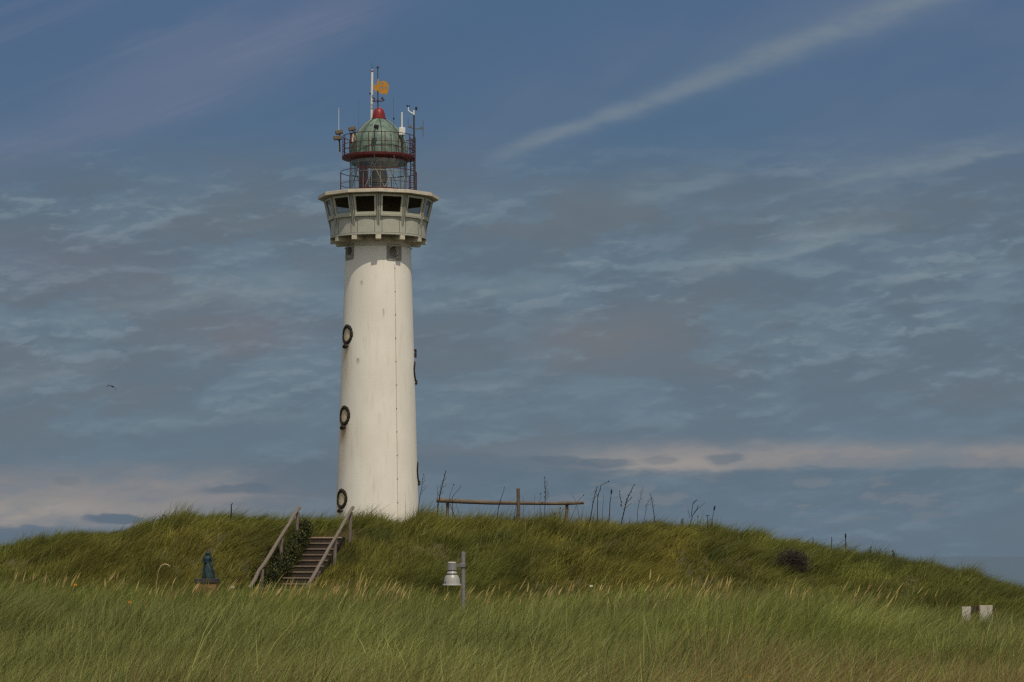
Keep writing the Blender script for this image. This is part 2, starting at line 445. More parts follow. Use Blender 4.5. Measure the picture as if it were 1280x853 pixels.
def ground(x, y):
    x = np.asarray(x, float); y = np.asarray(y, float)
    cg = (HZ - np.interp(CX + F * x / YC, cx_, cy_)) / F * YC - H_HILL
    bg = (HZ - np.interp(CX + F * x / YB, bx_, by_)) / F * YB - H_FG + 0.02
    fg = -1.75 + (bg + 1.75) * ss(8, YB, y)
    val = np.minimum(bg - .35, -1.95 + 0 * x)
    z = fg + (val - fg) * ss(YB + 1, 80, y)
    foot = 87.0 + 1.2 * (vnoise(x, y, 6, 3) - .5)
    t = np.clip((y - foot) / (YC - foot), 0, 1)
    z = z + (cg - z) * (np.sin((t - .5) * PI) * .5 + .5) ** 0.85
    back = cg - .010 * np.clip(y - YC, 0, 110)
    z = np.where(y > YC, back, z)
    hum = (vnoise(x, y, 2.6, 1) - .5) * .60 + (vnoise(x, y, 1.1, 2) - .5) * .34
    hw = np.where(y < YB, .35, 1.0) * ss(200, 120, y) * (1 - .82 * ss(93, 96, y))
    z = z + hum * hw * ss(140, 60, np.abs(x))
    # path up the stairs
    s, w = stair_sw(x, y)
    zt = ST_B.z + np.clip(s / ST_L, -.1, 1) * ST_RISE - .22
    wt_ = np.where(w < 0, ss(-1.75, -1.05, w), ss(1.05, .70, w)) * ss(-1.2, -.2, s) * ss(ST_L + 2.4, ST_L + .6, s)
    z = z * (1 - wt_) + zt * wt_
    # the dunes fall away to the beach and the sea behind, and level out sideways
    far = ss(215, 330, y)
    z = z * (1 - far) + -14.0 * far
    side = ss(70, 400, np.abs(x)) * ss(60, 200, y)
    return z * (1 - side) + -6.0 * side * (1 - far) - 14 * far * side

def axis(lo, hi, step, outer):
    core = list(np.arange(lo, hi + 1e-6, step))
    return np.array([-o for o in outer[::-1]] + core + list(outer))
xs = axis(-58, 58, .4, (70, 90, 130, 200, 350, 700, 1500, 4000, 12000, 45000))
ys = np.array([-45000, -9000, -2000, -500, -150, -60, -25] + list(np.arange(-10, 14, 2.0)) + list(np.arange(14, 112, .35)) + list(np.arange(112, 200, 4.0))
              + list(np.arange(200, 340, 10.0)) + [400, 700, 1500, 4000, 12000, 45000])
gx, gy = np.meshgrid(xs, ys)
gz = ground(gx, gy)
nx, ny = len(xs), len(ys)
me = bpy.data.meshes.new('ground')
idx = np.arange(nx * ny).reshape(ny, nx)
faces = np.stack([idx[:-1, :-1], idx[:-1, 1:], idx[1:, 1:], idx[1:, :-1]], -1).reshape(-1, 4)
def fast_mesh(me, co, loops, starts):
    me.vertices.add(len(co)); me.vertices.foreach_set('co', np.ascontiguousarray(co, np.float32).ravel())
    me.loops.add(len(loops)); me.loops.foreach_set('vertex_index', loops.astype(np.int32))
    me.polygons.add(len(starts)); me.polygons.foreach_set('loop_start', starts.astype(np.int32))
    me.update(calc_edges=True)
fast_mesh(me, np.stack([gx, gy, gz], -1).reshape(-1, 3), faces.ravel(), np.arange(len(faces)) * 4)
for p in me.polygons: p.use_smooth = True
gm = mat('dune_soil', (.085, .072, .032), .95, .5, .8, col2=(.045, .045, .018), bump=.5, bscale=8)
me.materials.append(gm)
g = bpy.data.objects.new('ground', me); COL.objects.link(g); tag(g, 'grassy dune ground rising to the lighthouse', kind='structure')

sea_bm = bmesh.new()
S_ = 45000
bmesh.ops.create_grid(sea_bm, x_segments=8, y_segments=8, size=S_)
sm = mat('sea_water', (.085, .125, .155), .35, bump=.35, bscale=.6)
sea = obj('sea', sea_bm, sm, loc=(0, 0, -12.0)); tag(sea, 'distant grey blue sea behind the dunes', kind='structure')

# ------------------------------------------------------------------ grass
def grass_mat():
    m = bpy.data.materials.new('grass_blade'); m.use_nodes = True; nt = m.node_tree; nt.nodes.clear()
    o = nt.nodes.new('ShaderNodeOutputMaterial'); a = nt.nodes.new('ShaderNodeAttribute'); a.attribute_name = 'col'
    d = nt.nodes.new('ShaderNodeBsdfDiffuse'); t = nt.nodes.new('ShaderNodeBsdfTranslucent'); gl = nt.nodes.new('ShaderNodeBsdfGlossy')
    gl.inputs['Roughness'].default_value = .45; gl.inputs['Color'].default_value = (.5, .5, .45, 1)
    mx = nt.nodes.new('ShaderNodeMixShader'); mx.inputs[0].default_value = .28
    m2 = nt.nodes.new('ShaderNodeMixShader'); m2.inputs[0].default_value = .035
    nt.links.new(a.outputs['Color'], d.inputs[0]); nt.links.new(a.outputs['Color'], t.inputs[0])
    nt.links.new(d.outputs[0], mx.inputs[1]); nt.links.new(t.outputs[0], mx.inputs[2])
    nt.links.new(mx.outputs[0], m2.inputs[1]); nt.links.new(gl.outputs[0], m2.inputs[2]); nt.links.new(m2.outputs[0], o.inputs[0])
    return m
M['grass'] = grass_mat()

def blades(pos, h, lean, width, face, col, nseg, fat=None, cur=1.7, drop=.30):
    """thin tapering blades; lean (N,2) is where the tip ends up sideways"""
    N = len(pos)
    nv = 2 * nseg + 1
    co = np.zeros((N, nv, 3)); cc = np.ones((N, nv, 4))
    side = np.stack([np.cos(face), np.sin(face), np.zeros(N)], -1)
    ll = np.hypot(lean[:, 0], lean[:, 1]) / np.maximum(h, .01)
    for i in range(nseg + 1):
        t = i / nseg
        ctr = pos.copy()
        ctr[:, :2] += lean * (t ** cur)
        ctr[:, 2] += h * (t - drop * np.clip(ll, 0, 1.4) * t * t)
        wv = width * (1 - t) ** .6 if fat is None else width * fat[i]
        if i < nseg:
            co[:, 2 * i] = ctr - side * wv[:, None] * .5
            co[:, 2 * i + 1] = ctr + side * wv[:, None] * .5
        else:
            co[:, 2 * nseg] = ctr
    cc[:, :, :3] = col[:, None, :]
    base = (np.arange(N) * nv)[:, None]
    q = []
    for i in range(nseg - 1):
        q.append(np.array([2 * i, 2 * i + 1, 2 * i + 3, 2 * i + 2]))
    pat = np.concatenate(q + [np.array([2 * nseg - 2, 2 * nseg - 1, 2 * nseg])])
    loops = (base + pat[None]).ravel()
    per = len(pat)
    st = np.concatenate([np.arange(nseg - 1) * 4, [4 * (nseg - 1)]])
    starts = (np.arange(N)[:, None] * per + st[None]).ravel()
    return co.reshape(-1, 3), cc.reshape(-1, 4), loops, starts

def build_stuff(name, parts, material, label):
    cos, ccs, lps, sts = [], [], [], []
    vo = lo = 0
    for co, cc, lp, st in parts:
        cos.append(co); ccs.append(cc); lps.append(lp + vo); sts.append(st + lo)
        vo += len(co); lo += len(lp)
    me = bpy.data.meshes.new(name)
    fast_mesh(me, np.concatenate(cos), np.concatenate(lps), np.concatenate(sts))
    at_ = me.color_attributes.new('col', 'FLOAT_COLOR', 'POINT')
    at_.data.foreach_set('color', np.concatenate(ccs).astype(np.float32).ravel())
    me.materials.append(material)
    o = bpy.data.objects.new(name, me); COL.objects.link(o)
    return tag(o, label, kind='stuff')

LAMP = at(579, 757, 61.0)
TOWER = at(471.5, 640, 181.0)

def palette(a, b, t): return np.array(a)[None] * (1 - t[:, None]) + np.array(b)[None] * t[:, None]

def make_grass(n_tuft, y0, y1, power, per, half, hfun, wind, wid, colfun, nseg, spread, keep):
    u = rng.random(n_tuft)
    p = 2 - power
    Y = (y0 ** p + u * (y1 ** p - y0 ** p)) ** (1 / p)
    Xc = (rng.random(n_tuft) * 2 - 1) * half(Y)
    k = keep(Xc, Y)
    Y, Xc = Y[k], Xc[k]
    n = len(Y)
    th = hfun(Xc, Y) * (0.6 + .55 * rng.random(n) + .5 * rng.random(n) ** 4)
    tj = rng.random(n)
    Xb = np.repeat(Xc, per) + rng.normal(0, 1, n * per) * np.repeat(spread * (th / .6), per)
    Yb = np.repeat(Y, per) + rng.normal(0, 1, n * per) * spread
    kb = keep(Xb, Yb)
    hb = np.repeat(th, per) * (0.55 + .6 * rng.random(n * per))
    ang = rng.random(n * per) * 2 * PI
    rad = hb * (.12 + .32 * rng.random(n * per))
    wv = np.repeat(wind * (.55 + .9 * vnoise(Xc, Y, 2.2, 9)) + rng.normal(0, .20, n), per) * hb
    lean = np.stack([np.cos(ang) * rad + wv, np.sin(ang) * rad - .12 * wv], -1)
    pos = np.stack([Xb, Yb, ground(Xb, Yb) - .03], -1)
    col = colfun(np.repeat(Xc, per), np.repeat(Y, per), np.repeat(tj, per), rng.random(n * per))
    face = rng.normal(0, .7, n * per)
    w = wid(Yb) * (.7 + .6 * rng.random(n * per))
    s = kb
    return blades(pos[s], hb[s], lean[s], w[s], face[s], col[s], nseg)

def keep_common(x, y):
    s, w = stair_sw(x, y)
    on = (w > -.62) & (w < .62) & (s > -.6) & (s < ST_L + 1.1)
    tw = np.hypot(x - TOWER.x, y - TOWER.y) < 2.95
    pl = (np.abs(x - at(258, 740, 84.0).x) < .42) & (np.abs(y - 84.0) < .42)
    return ~(on | tw | pl)

def h_fg(x, y):
    h = .70 * (.62 + .62 * vnoise(x, y, 3.2, 4)) * (.62 + .70 * vnoise(x, y, .85, 5))
    near_lamp = np.exp(-((x - LAMP.x) / .45) ** 2) * ss(LAMP.y - 5.5, LAMP.y - 1.5, y) * ss(LAMP.y + 2, LAMP.y, y)
    near_sign = np.exp(-((x * 66.5 / y - 11.55) / .85) ** 4) * ss(54, 60, y) * ss(67.5, 66.4, y)
    h = h * (.8 + .2 * ss(9.5, 8.5, x * 66.5 / y))
    return h * (1 - .5 * near_lamp) * (1 - .8 * near_sign)

GREEN, GREY_GREEN, STRAW = (.192, .216, .046), (.228, .238, .070), (.34, .245, .10)
DEEP = (.098, .110, .026)
def col_fg(x, y, tj, r):
    a = vnoise(x, y, 5.0, 6); b = vnoise(x, y, 1.7, 7)
    c = palette(GREEN, GREY_GREEN, np.clip(a * 1.6 - .3 + (tj - .5) * .5, 0, 1))
    c = c * (.62 + .7 * b)[:, None] * (.65 + .7 * r)[:, None] * (.75 + .5 * vnoise(x, y, .8, 21))[:, None] * (.8 + .4 * tj)[:, None]
    dry = np.clip(vnoise(x, y, 7.0, 8) * .34 + ss(42, 22, y) * .22 + ss(-2, 5, x) * ss(56, 30, y) * .26 - .12, .04, .6)
    m = (tj * .6 + r * .4) < dry
    s = palette((.22, .165, .06), STRAW, r)
    return np.where(m[:, None], s, c)

def col_hill(x, y, tj, r):
    a = vnoise(x, y, 6.0, 12); b = vnoise(x, y, 2.0, 13); e = vnoise(x, y, .9, 14)
    c = palette((.218, .195, .040), (.184, .195, .041), np.clip(a * 1.8 - .4 + (tj - .5) * .4, 0, 1))
    d = np.clip((b - .46) * 1.5 + (e - .5) * 1.3 + (tj - .5) * .5, 0, 1)
    c = c * (1 - d[:, None]) + np.array(DEEP)[None] * d[:, None]  # lush dark green patches, doubling as painted shade among the clumps
    c = c * (.50 + 1.0 * r)[:, None] * (.72 + .56 * tj)[:, None] * (.72 + .56 * vnoise(x, y, .7, 22))[:, None]
    m = (tj * .5 + r * .5) < .12
    return np.where(m[:, None], palette((.19, .14, .045), (.28, .21, .08), r), c)

def h_hill(x, y):
    h = .58 * (.55 + .8 * vnoise(x, y, 2.4, 15)) * (.45 + 1.0 * vnoise(x, y, .75, 16))
    h = h * (1 + (.7 * np.exp(-((x + 5.75) / .55) ** 2) + .55 * np.exp(-((x + 3.55) / .5) ** 2)) * ss(93.5, 95, y))
    s, w = stair_sw(x, y)
    land = np.exp(-(w / 1.1) ** 2) * ss(ST_L - .2, ST_L + .4, s) * ss(ST_L + 2.0, ST_L + 1.3, s)
    return h * (1 - .7 * land)

P = []
P.append(make_grass(26000, 13, 46, 1.5, 13, lambda Y: .225 * Y + 2.0, h_fg, .42, lambda Y: .0062 + .00017 * Y, col_fg, 3, .055, keep_common))
P.append(make_grass(22000, 44, 72, 1.0, 11, lambda Y: .225 * Y + 2.5, h_fg, .46, lambda Y: .0050 + .00019 * Y, col_fg, 3, .07, keep_common))
P.append(make_grass(42000, 80, 99, 0.0, 12, lambda Y: .225 * Y + 3, h_hill, .72, lambda Y: .023 + 0 * Y, col_hill, 2, .085, keep_common))
P.append(make_grass(5000, 72, 82, 0.0, 8, lambda Y: .225 * Y + 3, h_hill, .6, lambda Y: .017 + 0 * Y, col_hill, 2, .10, keep_common))
P.append(make_grass(5000, 99, 125, 0.0, 8, lambda Y: .23 * Y + 3, h_hill, .8, lambda Y: .018 + 0 * Y, col_hill, 2, .12, keep_common))
# short dry turf on the landing above the stairs
nl = 5000
sl = ST_L + .25 + rng.random(nl) * 1.7; wl = (rng.random(nl) * 2 - 1) * 1.3
xl = ST_B.x + st_d.x * sl + st_n.x * wl; yl = ST_B.y + st_d.y * sl + st_n.y * wl
P.append(blades(np.stack([xl, yl, ground(xl, yl) - .02], -1), .10 + .14 * rng.random(nl), rng.normal(.08, .06, (nl, 2)), .016 + 0 * xl, rng.normal(0, .7, nl),
                palette((.13, .10, .035), (.17, .115, .05), rng.random(nl)), 2))
build_stuff('grass', P, M['grass'], 'wind blown marram grass covering the dune and the foreground')

# straw coloured seed ears standing above the brow of the near grass
clus = [(8, 16), (58, 18), (130, 26), (215, 26), (290, 40), (350, 46), (420, 40), (455, 24), (550, 24), (610, 26), (655, 18), (690, 22), (770, 30), (840, 26), (872, 22), (905, 18),
        (965, 14), (992, 12), (1040, 26), (1078, 16), (1180, 60), (620, 300), (640, 640)]
cnt = [14, 10, 20, 18, 20, 34, 46, 22, 16, 20, 14, 12, 22, 24, 20, 11, 9, 8, 14, 10, 8, 36, 22]
ex = np.concatenate([rng.normal(a, s, k) if s < 200 else a + (rng.random(k) * 2 - 1) * s for (a, s), k in zip(clus, cnt)])
ne = len(ex)
ey = 57 + 9 * rng.random(ne)
ey[-22:] = 36 + 22 * rng.random(22)
eX = (ex - CX) / F * ey
eh = .66 + .45 * rng.random(ne) ** 1.3; eh[-22:] *= .75
gp = np.stack([eX, ey, ground(eX, ey) - .02], -1)
eln = np.stack([eh * np.clip(.36 + rng.normal(0, .15, ne), -.1, .8), rng.normal(0, .06, ne)], -1)
ecol = palette((.34, .255, .085), (.72, .56, .24), rng.random(ne) ** 1.3)
stems = blades(gp, eh, eln, .011 + 0 * eh, rng.normal(0, .3, ne), ecol * .75, 4, cur=1.25, drop=.1)
t0 = .80
ll = np.hypot(eln[:, 0], eln[:, 1]) / eh
b0 = gp.copy(); b0[:, :2] += eln * t0 ** 1.25; b0[:, 2] += eh * (t0 - .1 * ll * t0 * t0)
el_len = .16 + .16 * rng.random(ne)
dirx = eln * 1.25 * t0 ** .25 / eh[:, None] * (1 + .25 * rng.random(ne))[:, None]
ears, ears2 = [blades(b0, el_len, dirx * el_len[:, None], (.020 + .016 * rng.random(ne)), rng.normal(f0, .35, ne), ecol * k0, 4, fat=[.4, 1, .85, .5, 0], cur=1.1, drop=.05) for f0, k0 in ((0, 1), (1.4, .85))]
build_stuff('seed_ears', [stems, ears, ears2], M['grass'], 'straw coloured seed ears standing above the near grass')

# ------------------------------------------------------------------ lighthouse
YT = 181.0
TB = Vector((TOWER.x, YT, 0.0))
ROT = math.atan2(TB.x, -YT) + PI if False else -math.atan2(-TB.x, YT)
# local front (-Y) must look at the camera: rotate by the bearing of the tower
ROT = math.atan2(-TB.x, YT)
LH = empty('lighthouse', TB + Vector((0, 0, -.6)), ROT)
tag(LH, 'tall round white lighthouse with grey windowed gallery and green copper dome', 'lighthouse')
Z0 = -.6
PXM = F / 182.6                                     # px per metre at the tower
def hz(py): return at(471.5, py, YT).z - Z0         # height above the tower's base from a silhouette row
def rr(p): return p / PXM

# painted brick of the shaft
def shaft_mat():
    m = bpy.data.materials.new('white_wash'); m.use_nodes = True; nt = m.node_tree; b = nt.nodes['Principled BSDF']
    t = nt.nodes.new('ShaderNodeTexCoord'); s = nt.nodes.new('ShaderNodeSeparateXYZ'); nt.links.new(t.outputs['Object'], s.inputs[0])
    x, y, z = (X(nt, s.outputs[i]) for i in range(3))
    ang = x._m('ARCTAN2', y * -1.0)
    arc = ang * 2.5
    v = comb(arc, z, 0.0)
    big = noise(nt, comb(arc * .5, z * .22, 2.0), 1.0, 6, .6)
    streak_ = noise(nt, comb(arc * 3.2, z * .30, 5.0), 1.0, 6, .65)
    col = mixc(nt, sstep(big, .35, .7), (.745, .70, .615), (.81, .77, .685))
    col = mixc(nt, sstep(streak_, .52, .76) * 0.45, col, (.52, .47, .37))
    # dark nicks in the paint
    nick = noise(nt, comb(arc * 2.6, z * 1.5, 8.0), 1.0, 8, .75)
    col = mixc(nt, sstep(nick, .70, .78) * .55, col, (.25, .22, .18))
    # runs of rust below the portholes
    def stain(a, ztop, zlen, wdt, k, cc):
        global _q
        wob = noise(nt, comb(arc * 9.0, z * 1.2, 4.0), 1.0, 4, .6)
        d = (arc - a * 2.5 + (wob - .5) * .10) / wdt
        gsn = (d * d * -.5).exp()
        dn = sstep(z, ztop - zlen, ztop - .05) * sstep(z, ztop + .12, ztop)
        return mixc(nt, gsn * dn * sstep(wob, .3, .6, .4, 1.0) * k, col, cc)
    col = stain(R(-60), hz(532), 2.0, .28, 1.0, (.27, .085, .022))
    col = stain(R(-60), hz(532), 5.5, .34, .55, (.48, .36, .20))
    col = stain(R(-60), hz(433), 4.6, .30, .75, (.44, .33, .19))
    col = stain(R(-33), hz(452.0), .5, .09, .75, (.22, .14, .08))
    col = stain(R(-29), hz(356.0), .4, .07, .7, (.22, .17, .12))
    col = stain(R(9), hz(391.0), .8, .05, .6, (.26, .2, .15))
    col = stain(R(3), hz(520.0), 1.4, .10, .22, (.42, .38, .32))
    nt.links.new(col, b.inputs['Base Color']); b.inputs['Roughness'].default_value = .6; b.inputs['Specular IOR Level'].default_value = .25
    br = nt.nodes.new('ShaderNodeTexBrick'); nt.links.new(v, br.inputs['Vector'])
    br.inputs['Scale'].default_value = 1.0; br.inputs['Brick Width'].default_value = .44; br.inputs['Row Height'].default_value = .15; br.inputs['Mortar Size'].default_value = .012
    br.inputs['Mortar Smooth'].default_value = .6
    rough = noise(nt, v, 6.0, 6, .6)
    h = X(nt, br.outputs['Fac']) * -.35 + rough * .6
    bu = nt.nodes.new('ShaderNodeBump'); bu.inputs['Strength'].default_value = .14; bu.inputs['Distance'].default_value = .03
    nt.links.new(h.s, bu.inputs['Height']); nt.links.new(bu.outputs[0], b.inputs['Normal'])
    return m
M['shaft'] = shaft_mat()

ZS_B, ZS_T = hz(640), hz(330)
R_B, R_T = rr(51.2), rr(41.4)
def shaft_r(z): return R_B + (R_T - R_B) * (z - ZS_B) / (ZS_T - ZS_B)
z_collar0, z_collar1 = hz(311.5), hz(301)
bm = bmesh.new()
zs = [0.0] + [z_collar1 * k / 24 for k in range(1, 25)]
lathe(bm, [(0, -.4)] + [(shaft_r(z) + (.25 if z < .2 else 0), z) for z in [-.4] + zs[1:]] + [(0, z_collar1)], 96)
sh_o = obj('shaft', bm, 'shaft', LH, smooth=True)

PH = [(-60, 417.5), (-60, 518), (-60, 621), (91, 464), (92, 590)]
VENT = [(28.8, 314.5), (-61.2, 314.5)]
bo_mats = []
cut = bmesh.new()
for a, py in PH + VENT:
    vent = (a, py) in VENT
    rad_ = .385 if vent else .52
    # front points sit nearer the camera; give the height at the axis
    dep = shaft_r(hz(py)) * math.cos(R(a))
    z = hz(py) - dep * .137
    mtx = Matrix.Rotation(R(a), 4, 'Z') @ Matrix.Translation((0, -shaft_r(z), z)) @ Matrix.Rotation(PI / 2, 4, 'X')
    nv0 = len(cut.faces)
    bmesh.ops.create_cone(cut, cap_ends=True, segments=40, radius1=rad_, radius2=rad_, depth=.30 if not vent else .9, matrix=mtx)
    cut.faces.ensure_lookup_table()
    for fc in cut.faces[nv0:]: fc.material_index = 1 if vent else 0  # vent holes lined in darker grey to imitate their shaded hollow
cme = bpy.data.meshes.new('cutter'); cut.to_mesh(cme); cut.free()
cme.materials.append(M['shaft']); cme.materials.append(M['concrete'])
co_ = bpy.data.objects.new('cutter', cme); COL.objects.link(co_); co_.location = LH.location; co_.rotation_euler = LH.rotation_euler
bo = sh_o.modifiers.new('holes', 'BOOLEAN'); bo.operation = 'DIFFERENCE'; bo.object = co_; bo.solver = 'EXACT'; bo.material_mode = 'TRANSFER'
bpy.context.view_layer.update()
dg = bpy.context.evaluated_depsgraph_get()
nm = bpy.data.meshes.new_from_object(sh_o.evaluated_get(dg))
sh_o.modifiers.clear(); old = sh_o.data; sh_o.data = nm; nm.name = 'shaft'
for p in nm.polygons: p.use_smooth = True
nm.set_sharp_from_angle(angle=R(38))
bpy.data.objects.remove(co_); bpy.data.meshes.remove(old)

def on_shaft(a, s, z, d, rref=None):
    r0 = rref or shaft_r(z)
    q = R(a) + s / r0
    return Vector(((r0 + d) * math.sin(q), -(r0 + d) * math.cos(q), z))

# iron wreaths round the portholes, with a tied ribbon below each
for a, py in PH:
    dep = shaft_r(hz(py)) * math.cos(R(a)); z0 = hz(py) - dep * .137
    bm = bmesh.new()
    n, m_ = 72, 8
    rings = []
    for i in range(n):
        q = 2 * PI * i / n
        lump = .140 + .016 * math.cos(q * 18) + .010 * math.sin(q * 7 + a)
        rg = []
        for j in range(m_):
            w = 2 * PI * j / m_
            Rm = .565 + lump * math.cos(w)
            rg.append(bm.verts.new(on_shaft(a, Rm * math.sin(q), z0 + Rm * math.cos(q), .02 + lump * .45 * math.sin(w))))
        rings.append(rg)
    for i in range(n):
        A, B = rings[i], rings[(i + 1) % n]
        for j in range(m_): bm.faces.new((A[j], A[(j + 1) % m_], B[(j + 1) % m_], B[j]))
    ph = obj('porthole', bm, 'porthole', LH, smooth=True)
    bm = bmesh.new()
    for sg in (-1, 1):
        tube(bm, [on_shaft(a, 0, z0 - .70, .10), on_shaft(a, sg * .14, z0 - .75, .12), on_shaft(a, sg * .27, z0 - .86, .10), on_shaft(a, sg * .36, z0 - .80, .08)], [.06, .075, .07, .04], 7)
        tube(bm, [on_shaft(a, 0, z0 - .72, .10), on_shaft(a, sg * .08, z0 - .86, .10), on_shaft(a, sg * .17, z0 - .95, .08)], [.06, .06, .03], 7)
    tube(bm, [on_shaft(a, 0, z0 - .62, .10), on_shaft(a, 0, z0 - .84, .12)], [.08, .06], 8)
    obj('ribbon', bm, 'porthole', ph)
    bm = bmesh.new()
    ctr = bm.verts.new(on_shaft(a, 0, z0, .012)); rim = [bm.verts.new(on_shaft(a, .53 * math.sin(2 * PI * k / 40), z0 + .53 * math.cos(2 * PI * k / 40), .012)) for k in range(40)]
    for k in range(40): bm.faces.new((ctr, rim[k], rim[(k + 1) % 40]))
    obj('lit_recess_disc', bm, 'cream', ph)  # added disc over the recess; its cream colour imitates the light inside

# iron bracket beside the porthole on the far edge
bm = bmesh.new()
zb = hz(441)
for k, dz_ in ((0, .18), (1, -.1), (2, -.26)):
    p = on_shaft(91, 0, zb + dz_, .06); box(bm, p, (.16, .22, .14), Matrix.Rotation(R(91), 3, 'Z'))
box(bm, on_shaft(91, 0, zb - .05, .12), (.06, .12, .5), Matrix.Rotation(R(91), 3, 'Z'))
obj('wall_bracket', bm, 'porthole', LH)

# square vent plates, a curved sheet with a round hole
for a, py in VENT:
    dep = shaft_r(hz(py)) * math.cos(R(a)); zc = hz(py) - dep * .137
    bm = bmesh.new(); n = 48; hs = .56; ri = .40
    loops = []
    for d, rad_ in ((.012, 'o'), (.055, 'o'), (.055, 'i'), (.012, 'i')):
        lp = []
        for k in range(n):
            q = 2 * PI * (k + .5) / n
            cq, sq = math.cos(q), math.sin(q)
            if rad_ == 'o':
                f_ = hs / max(abs(cq), abs(sq)); s_, z_ = cq * f_, sq * f_
            else:
                s_, z_ = cq * ri, sq * ri
            lp.append(bm.verts.new(on_shaft(a, s_, zc + z_, d)))
        loops.append(lp)
    for A, B in zip(loops, loops[1:]):
        for k in range(n): bm.faces.new((A[k], A[(k + 1) % n], B[(k + 1) % n], B[k]))
    obj('vent_plate', bm, 'concrete', LH)

# collar band under the gallery
bm = bmesh.new()
lathe(bm, [(shaft_r(z_collar0) + .01, z_collar0), (shaft_r(z_collar0) + .06, z_collar0), (shaft_r(z_collar0) + .06, z_collar0 + .05), (shaft_r(z_collar1) + .03, z_collar0 + .06),
           (shaft_r(z_collar1) + .03, hz(298))], 96)
obj('collar', bm, 'roof_paint', LH, smooth=True)

# lightning conductor
bm = bmesh.new()
tube(bm, [on_shaft(29.2, 0, z, .02) for z in np.linspace(.2, hz(334), 30)], .011, 6)
obj('lightning_conductor', bm, 'conductor', LH)
for z in np.linspace(1.0, hz(334) - .3, 13):
    bm = bmesh.new()
    p = on_shaft(29.2, 0, z, .02); box(bm, p, (.055, .04, .06), Matrix.Rotation(R(29.2), 3, 'Z'))
    obj('clip', bm, 'tan_box', bpy.data.objects['lightning_conductor'])

# gallery: floor slab, twelve brackets, round parapet, leaning window band
z_b0, z_b1 = hz(306), hz(300.3)            # bracket underside and top
z_lip = hz(297.5)
z_k0, z_k1 = hz(287), hz(250.5)            # window band
RD = rr(59.4)
bm = bmesh.new()
lathe(bm, [(shaft_r(z_collar1) - .1, z_b1), (RD - .03, z_b1), (RD - .03, z_b1 + .14), (shaft_r(z_collar1) - .1, z_b1 + .14)], 96, close=True)
obj('gallery_floor', bm, 'grey_dark', LH)
for k in range(12):
    bm = bmesh.new(); a = R(30 * k)
    L = RD + .02 - shaft_r(z_collar1)
    rm = RD + .02 - L / 2
    box(bm, (rm * math.sin(a), -rm * math.cos(a), (z_b0 + z_b1) / 2 + .02), (.38, L, z_b1 - z_b0), Matrix.Rotation(a, 3, 'Z'), bev=.015)
    obj('bracket', bm, 'roof_paint' if True else 0, LH)
bm = bmesh.new()
lathe(bm, [(RD, z_b1 + .02), (RD + .03, z_b1 + .02), (RD + .03, z_lip - .03), (RD - .02, z_lip - .02), (RD - .02, z_lip + .01), (RD, z_lip + .01), (RD, z_k0 + .75), (RD - .1, z_k0 + .75), (RD - .1, z_b1 + .03)], 120, close=True)
for k in range(12):
    a = R(30 * k)
    for sg in (-1, 1):
        q = a + sg * .075
        box(bm, ((RD + .003) * math.sin(q), -(RD + .003) * math.cos(q), (z_lip + .02 + z_k0 + .3) / 2), (.022, .02, z_k0 + .3 - z_lip - .02), Matrix.Rotation(q, 3, 'Z'), mi=1)
obj('parapet', bm, ['grey_paint', 'joint'], LH, smooth=True)

RV0, RV1 = rr(59.0), rr(67.4)
def kv(k, t, off=0.0):                                # vertex of the leaning twelve sided band at height fraction t
    a = R(30 * k); r = RV0 + (RV1 - RV0) * t + off
    return Vector((r * math.sin(a), -r * math.cos(a), z_k0 + (z_k1 - z_k0) * t))
def flat(k, u, t, d=0.0):                             # point on flat k, u along it, t up it, d out of it
    A, B = kv(k, t), kv(k + 1, t)
    p = A.lerp(B, u)
    n_ = (kv(k + 1, 0) - kv(k, 0)).cross(kv(k, 1) - kv(k, 0)).normalized()
    if n_.x * p.x + n_.y * p.y < 0: n_ = -n_
    return p + n_ * d
def ring_panel(bm, k, u0, u1, t0, t1, U0, U1, T0, T1, d0, d1, mi=0):
    """a frame between an inner opening (u,t) and an outer rectangle (U,T), with depth d0..d1"""
    out = [(U0, T0), (U1, T0), (U1, T1), (U0, T1)]; inn = [(u0, t0), (u1, t0), (u1, t1), (u0, t1)]
    L = [[bm.verts.new(flat(k, *p, d)) for p in q] for q, d in ((out, d0), (out, d1), (inn, d1), (inn, d0))]
    for A, B in zip(L, L[1:] + L[:1]):
        for j in range(4):
            f = bm.faces.new((A[j], A[(j + 1) % 4], B[(j + 1) % 4], B[j])); f.material_index = mi
bm = bmesh.new()
u0, u1, t0_, t1_ = .11, .89, .36, .95
for k in range(12):
    ring_panel(bm, k, u0, u1, t0_, t1_, 0.003, .997, 0, 1, -.12, 0)
obj('gallery_wall', bm, 'grey_paint', LH)
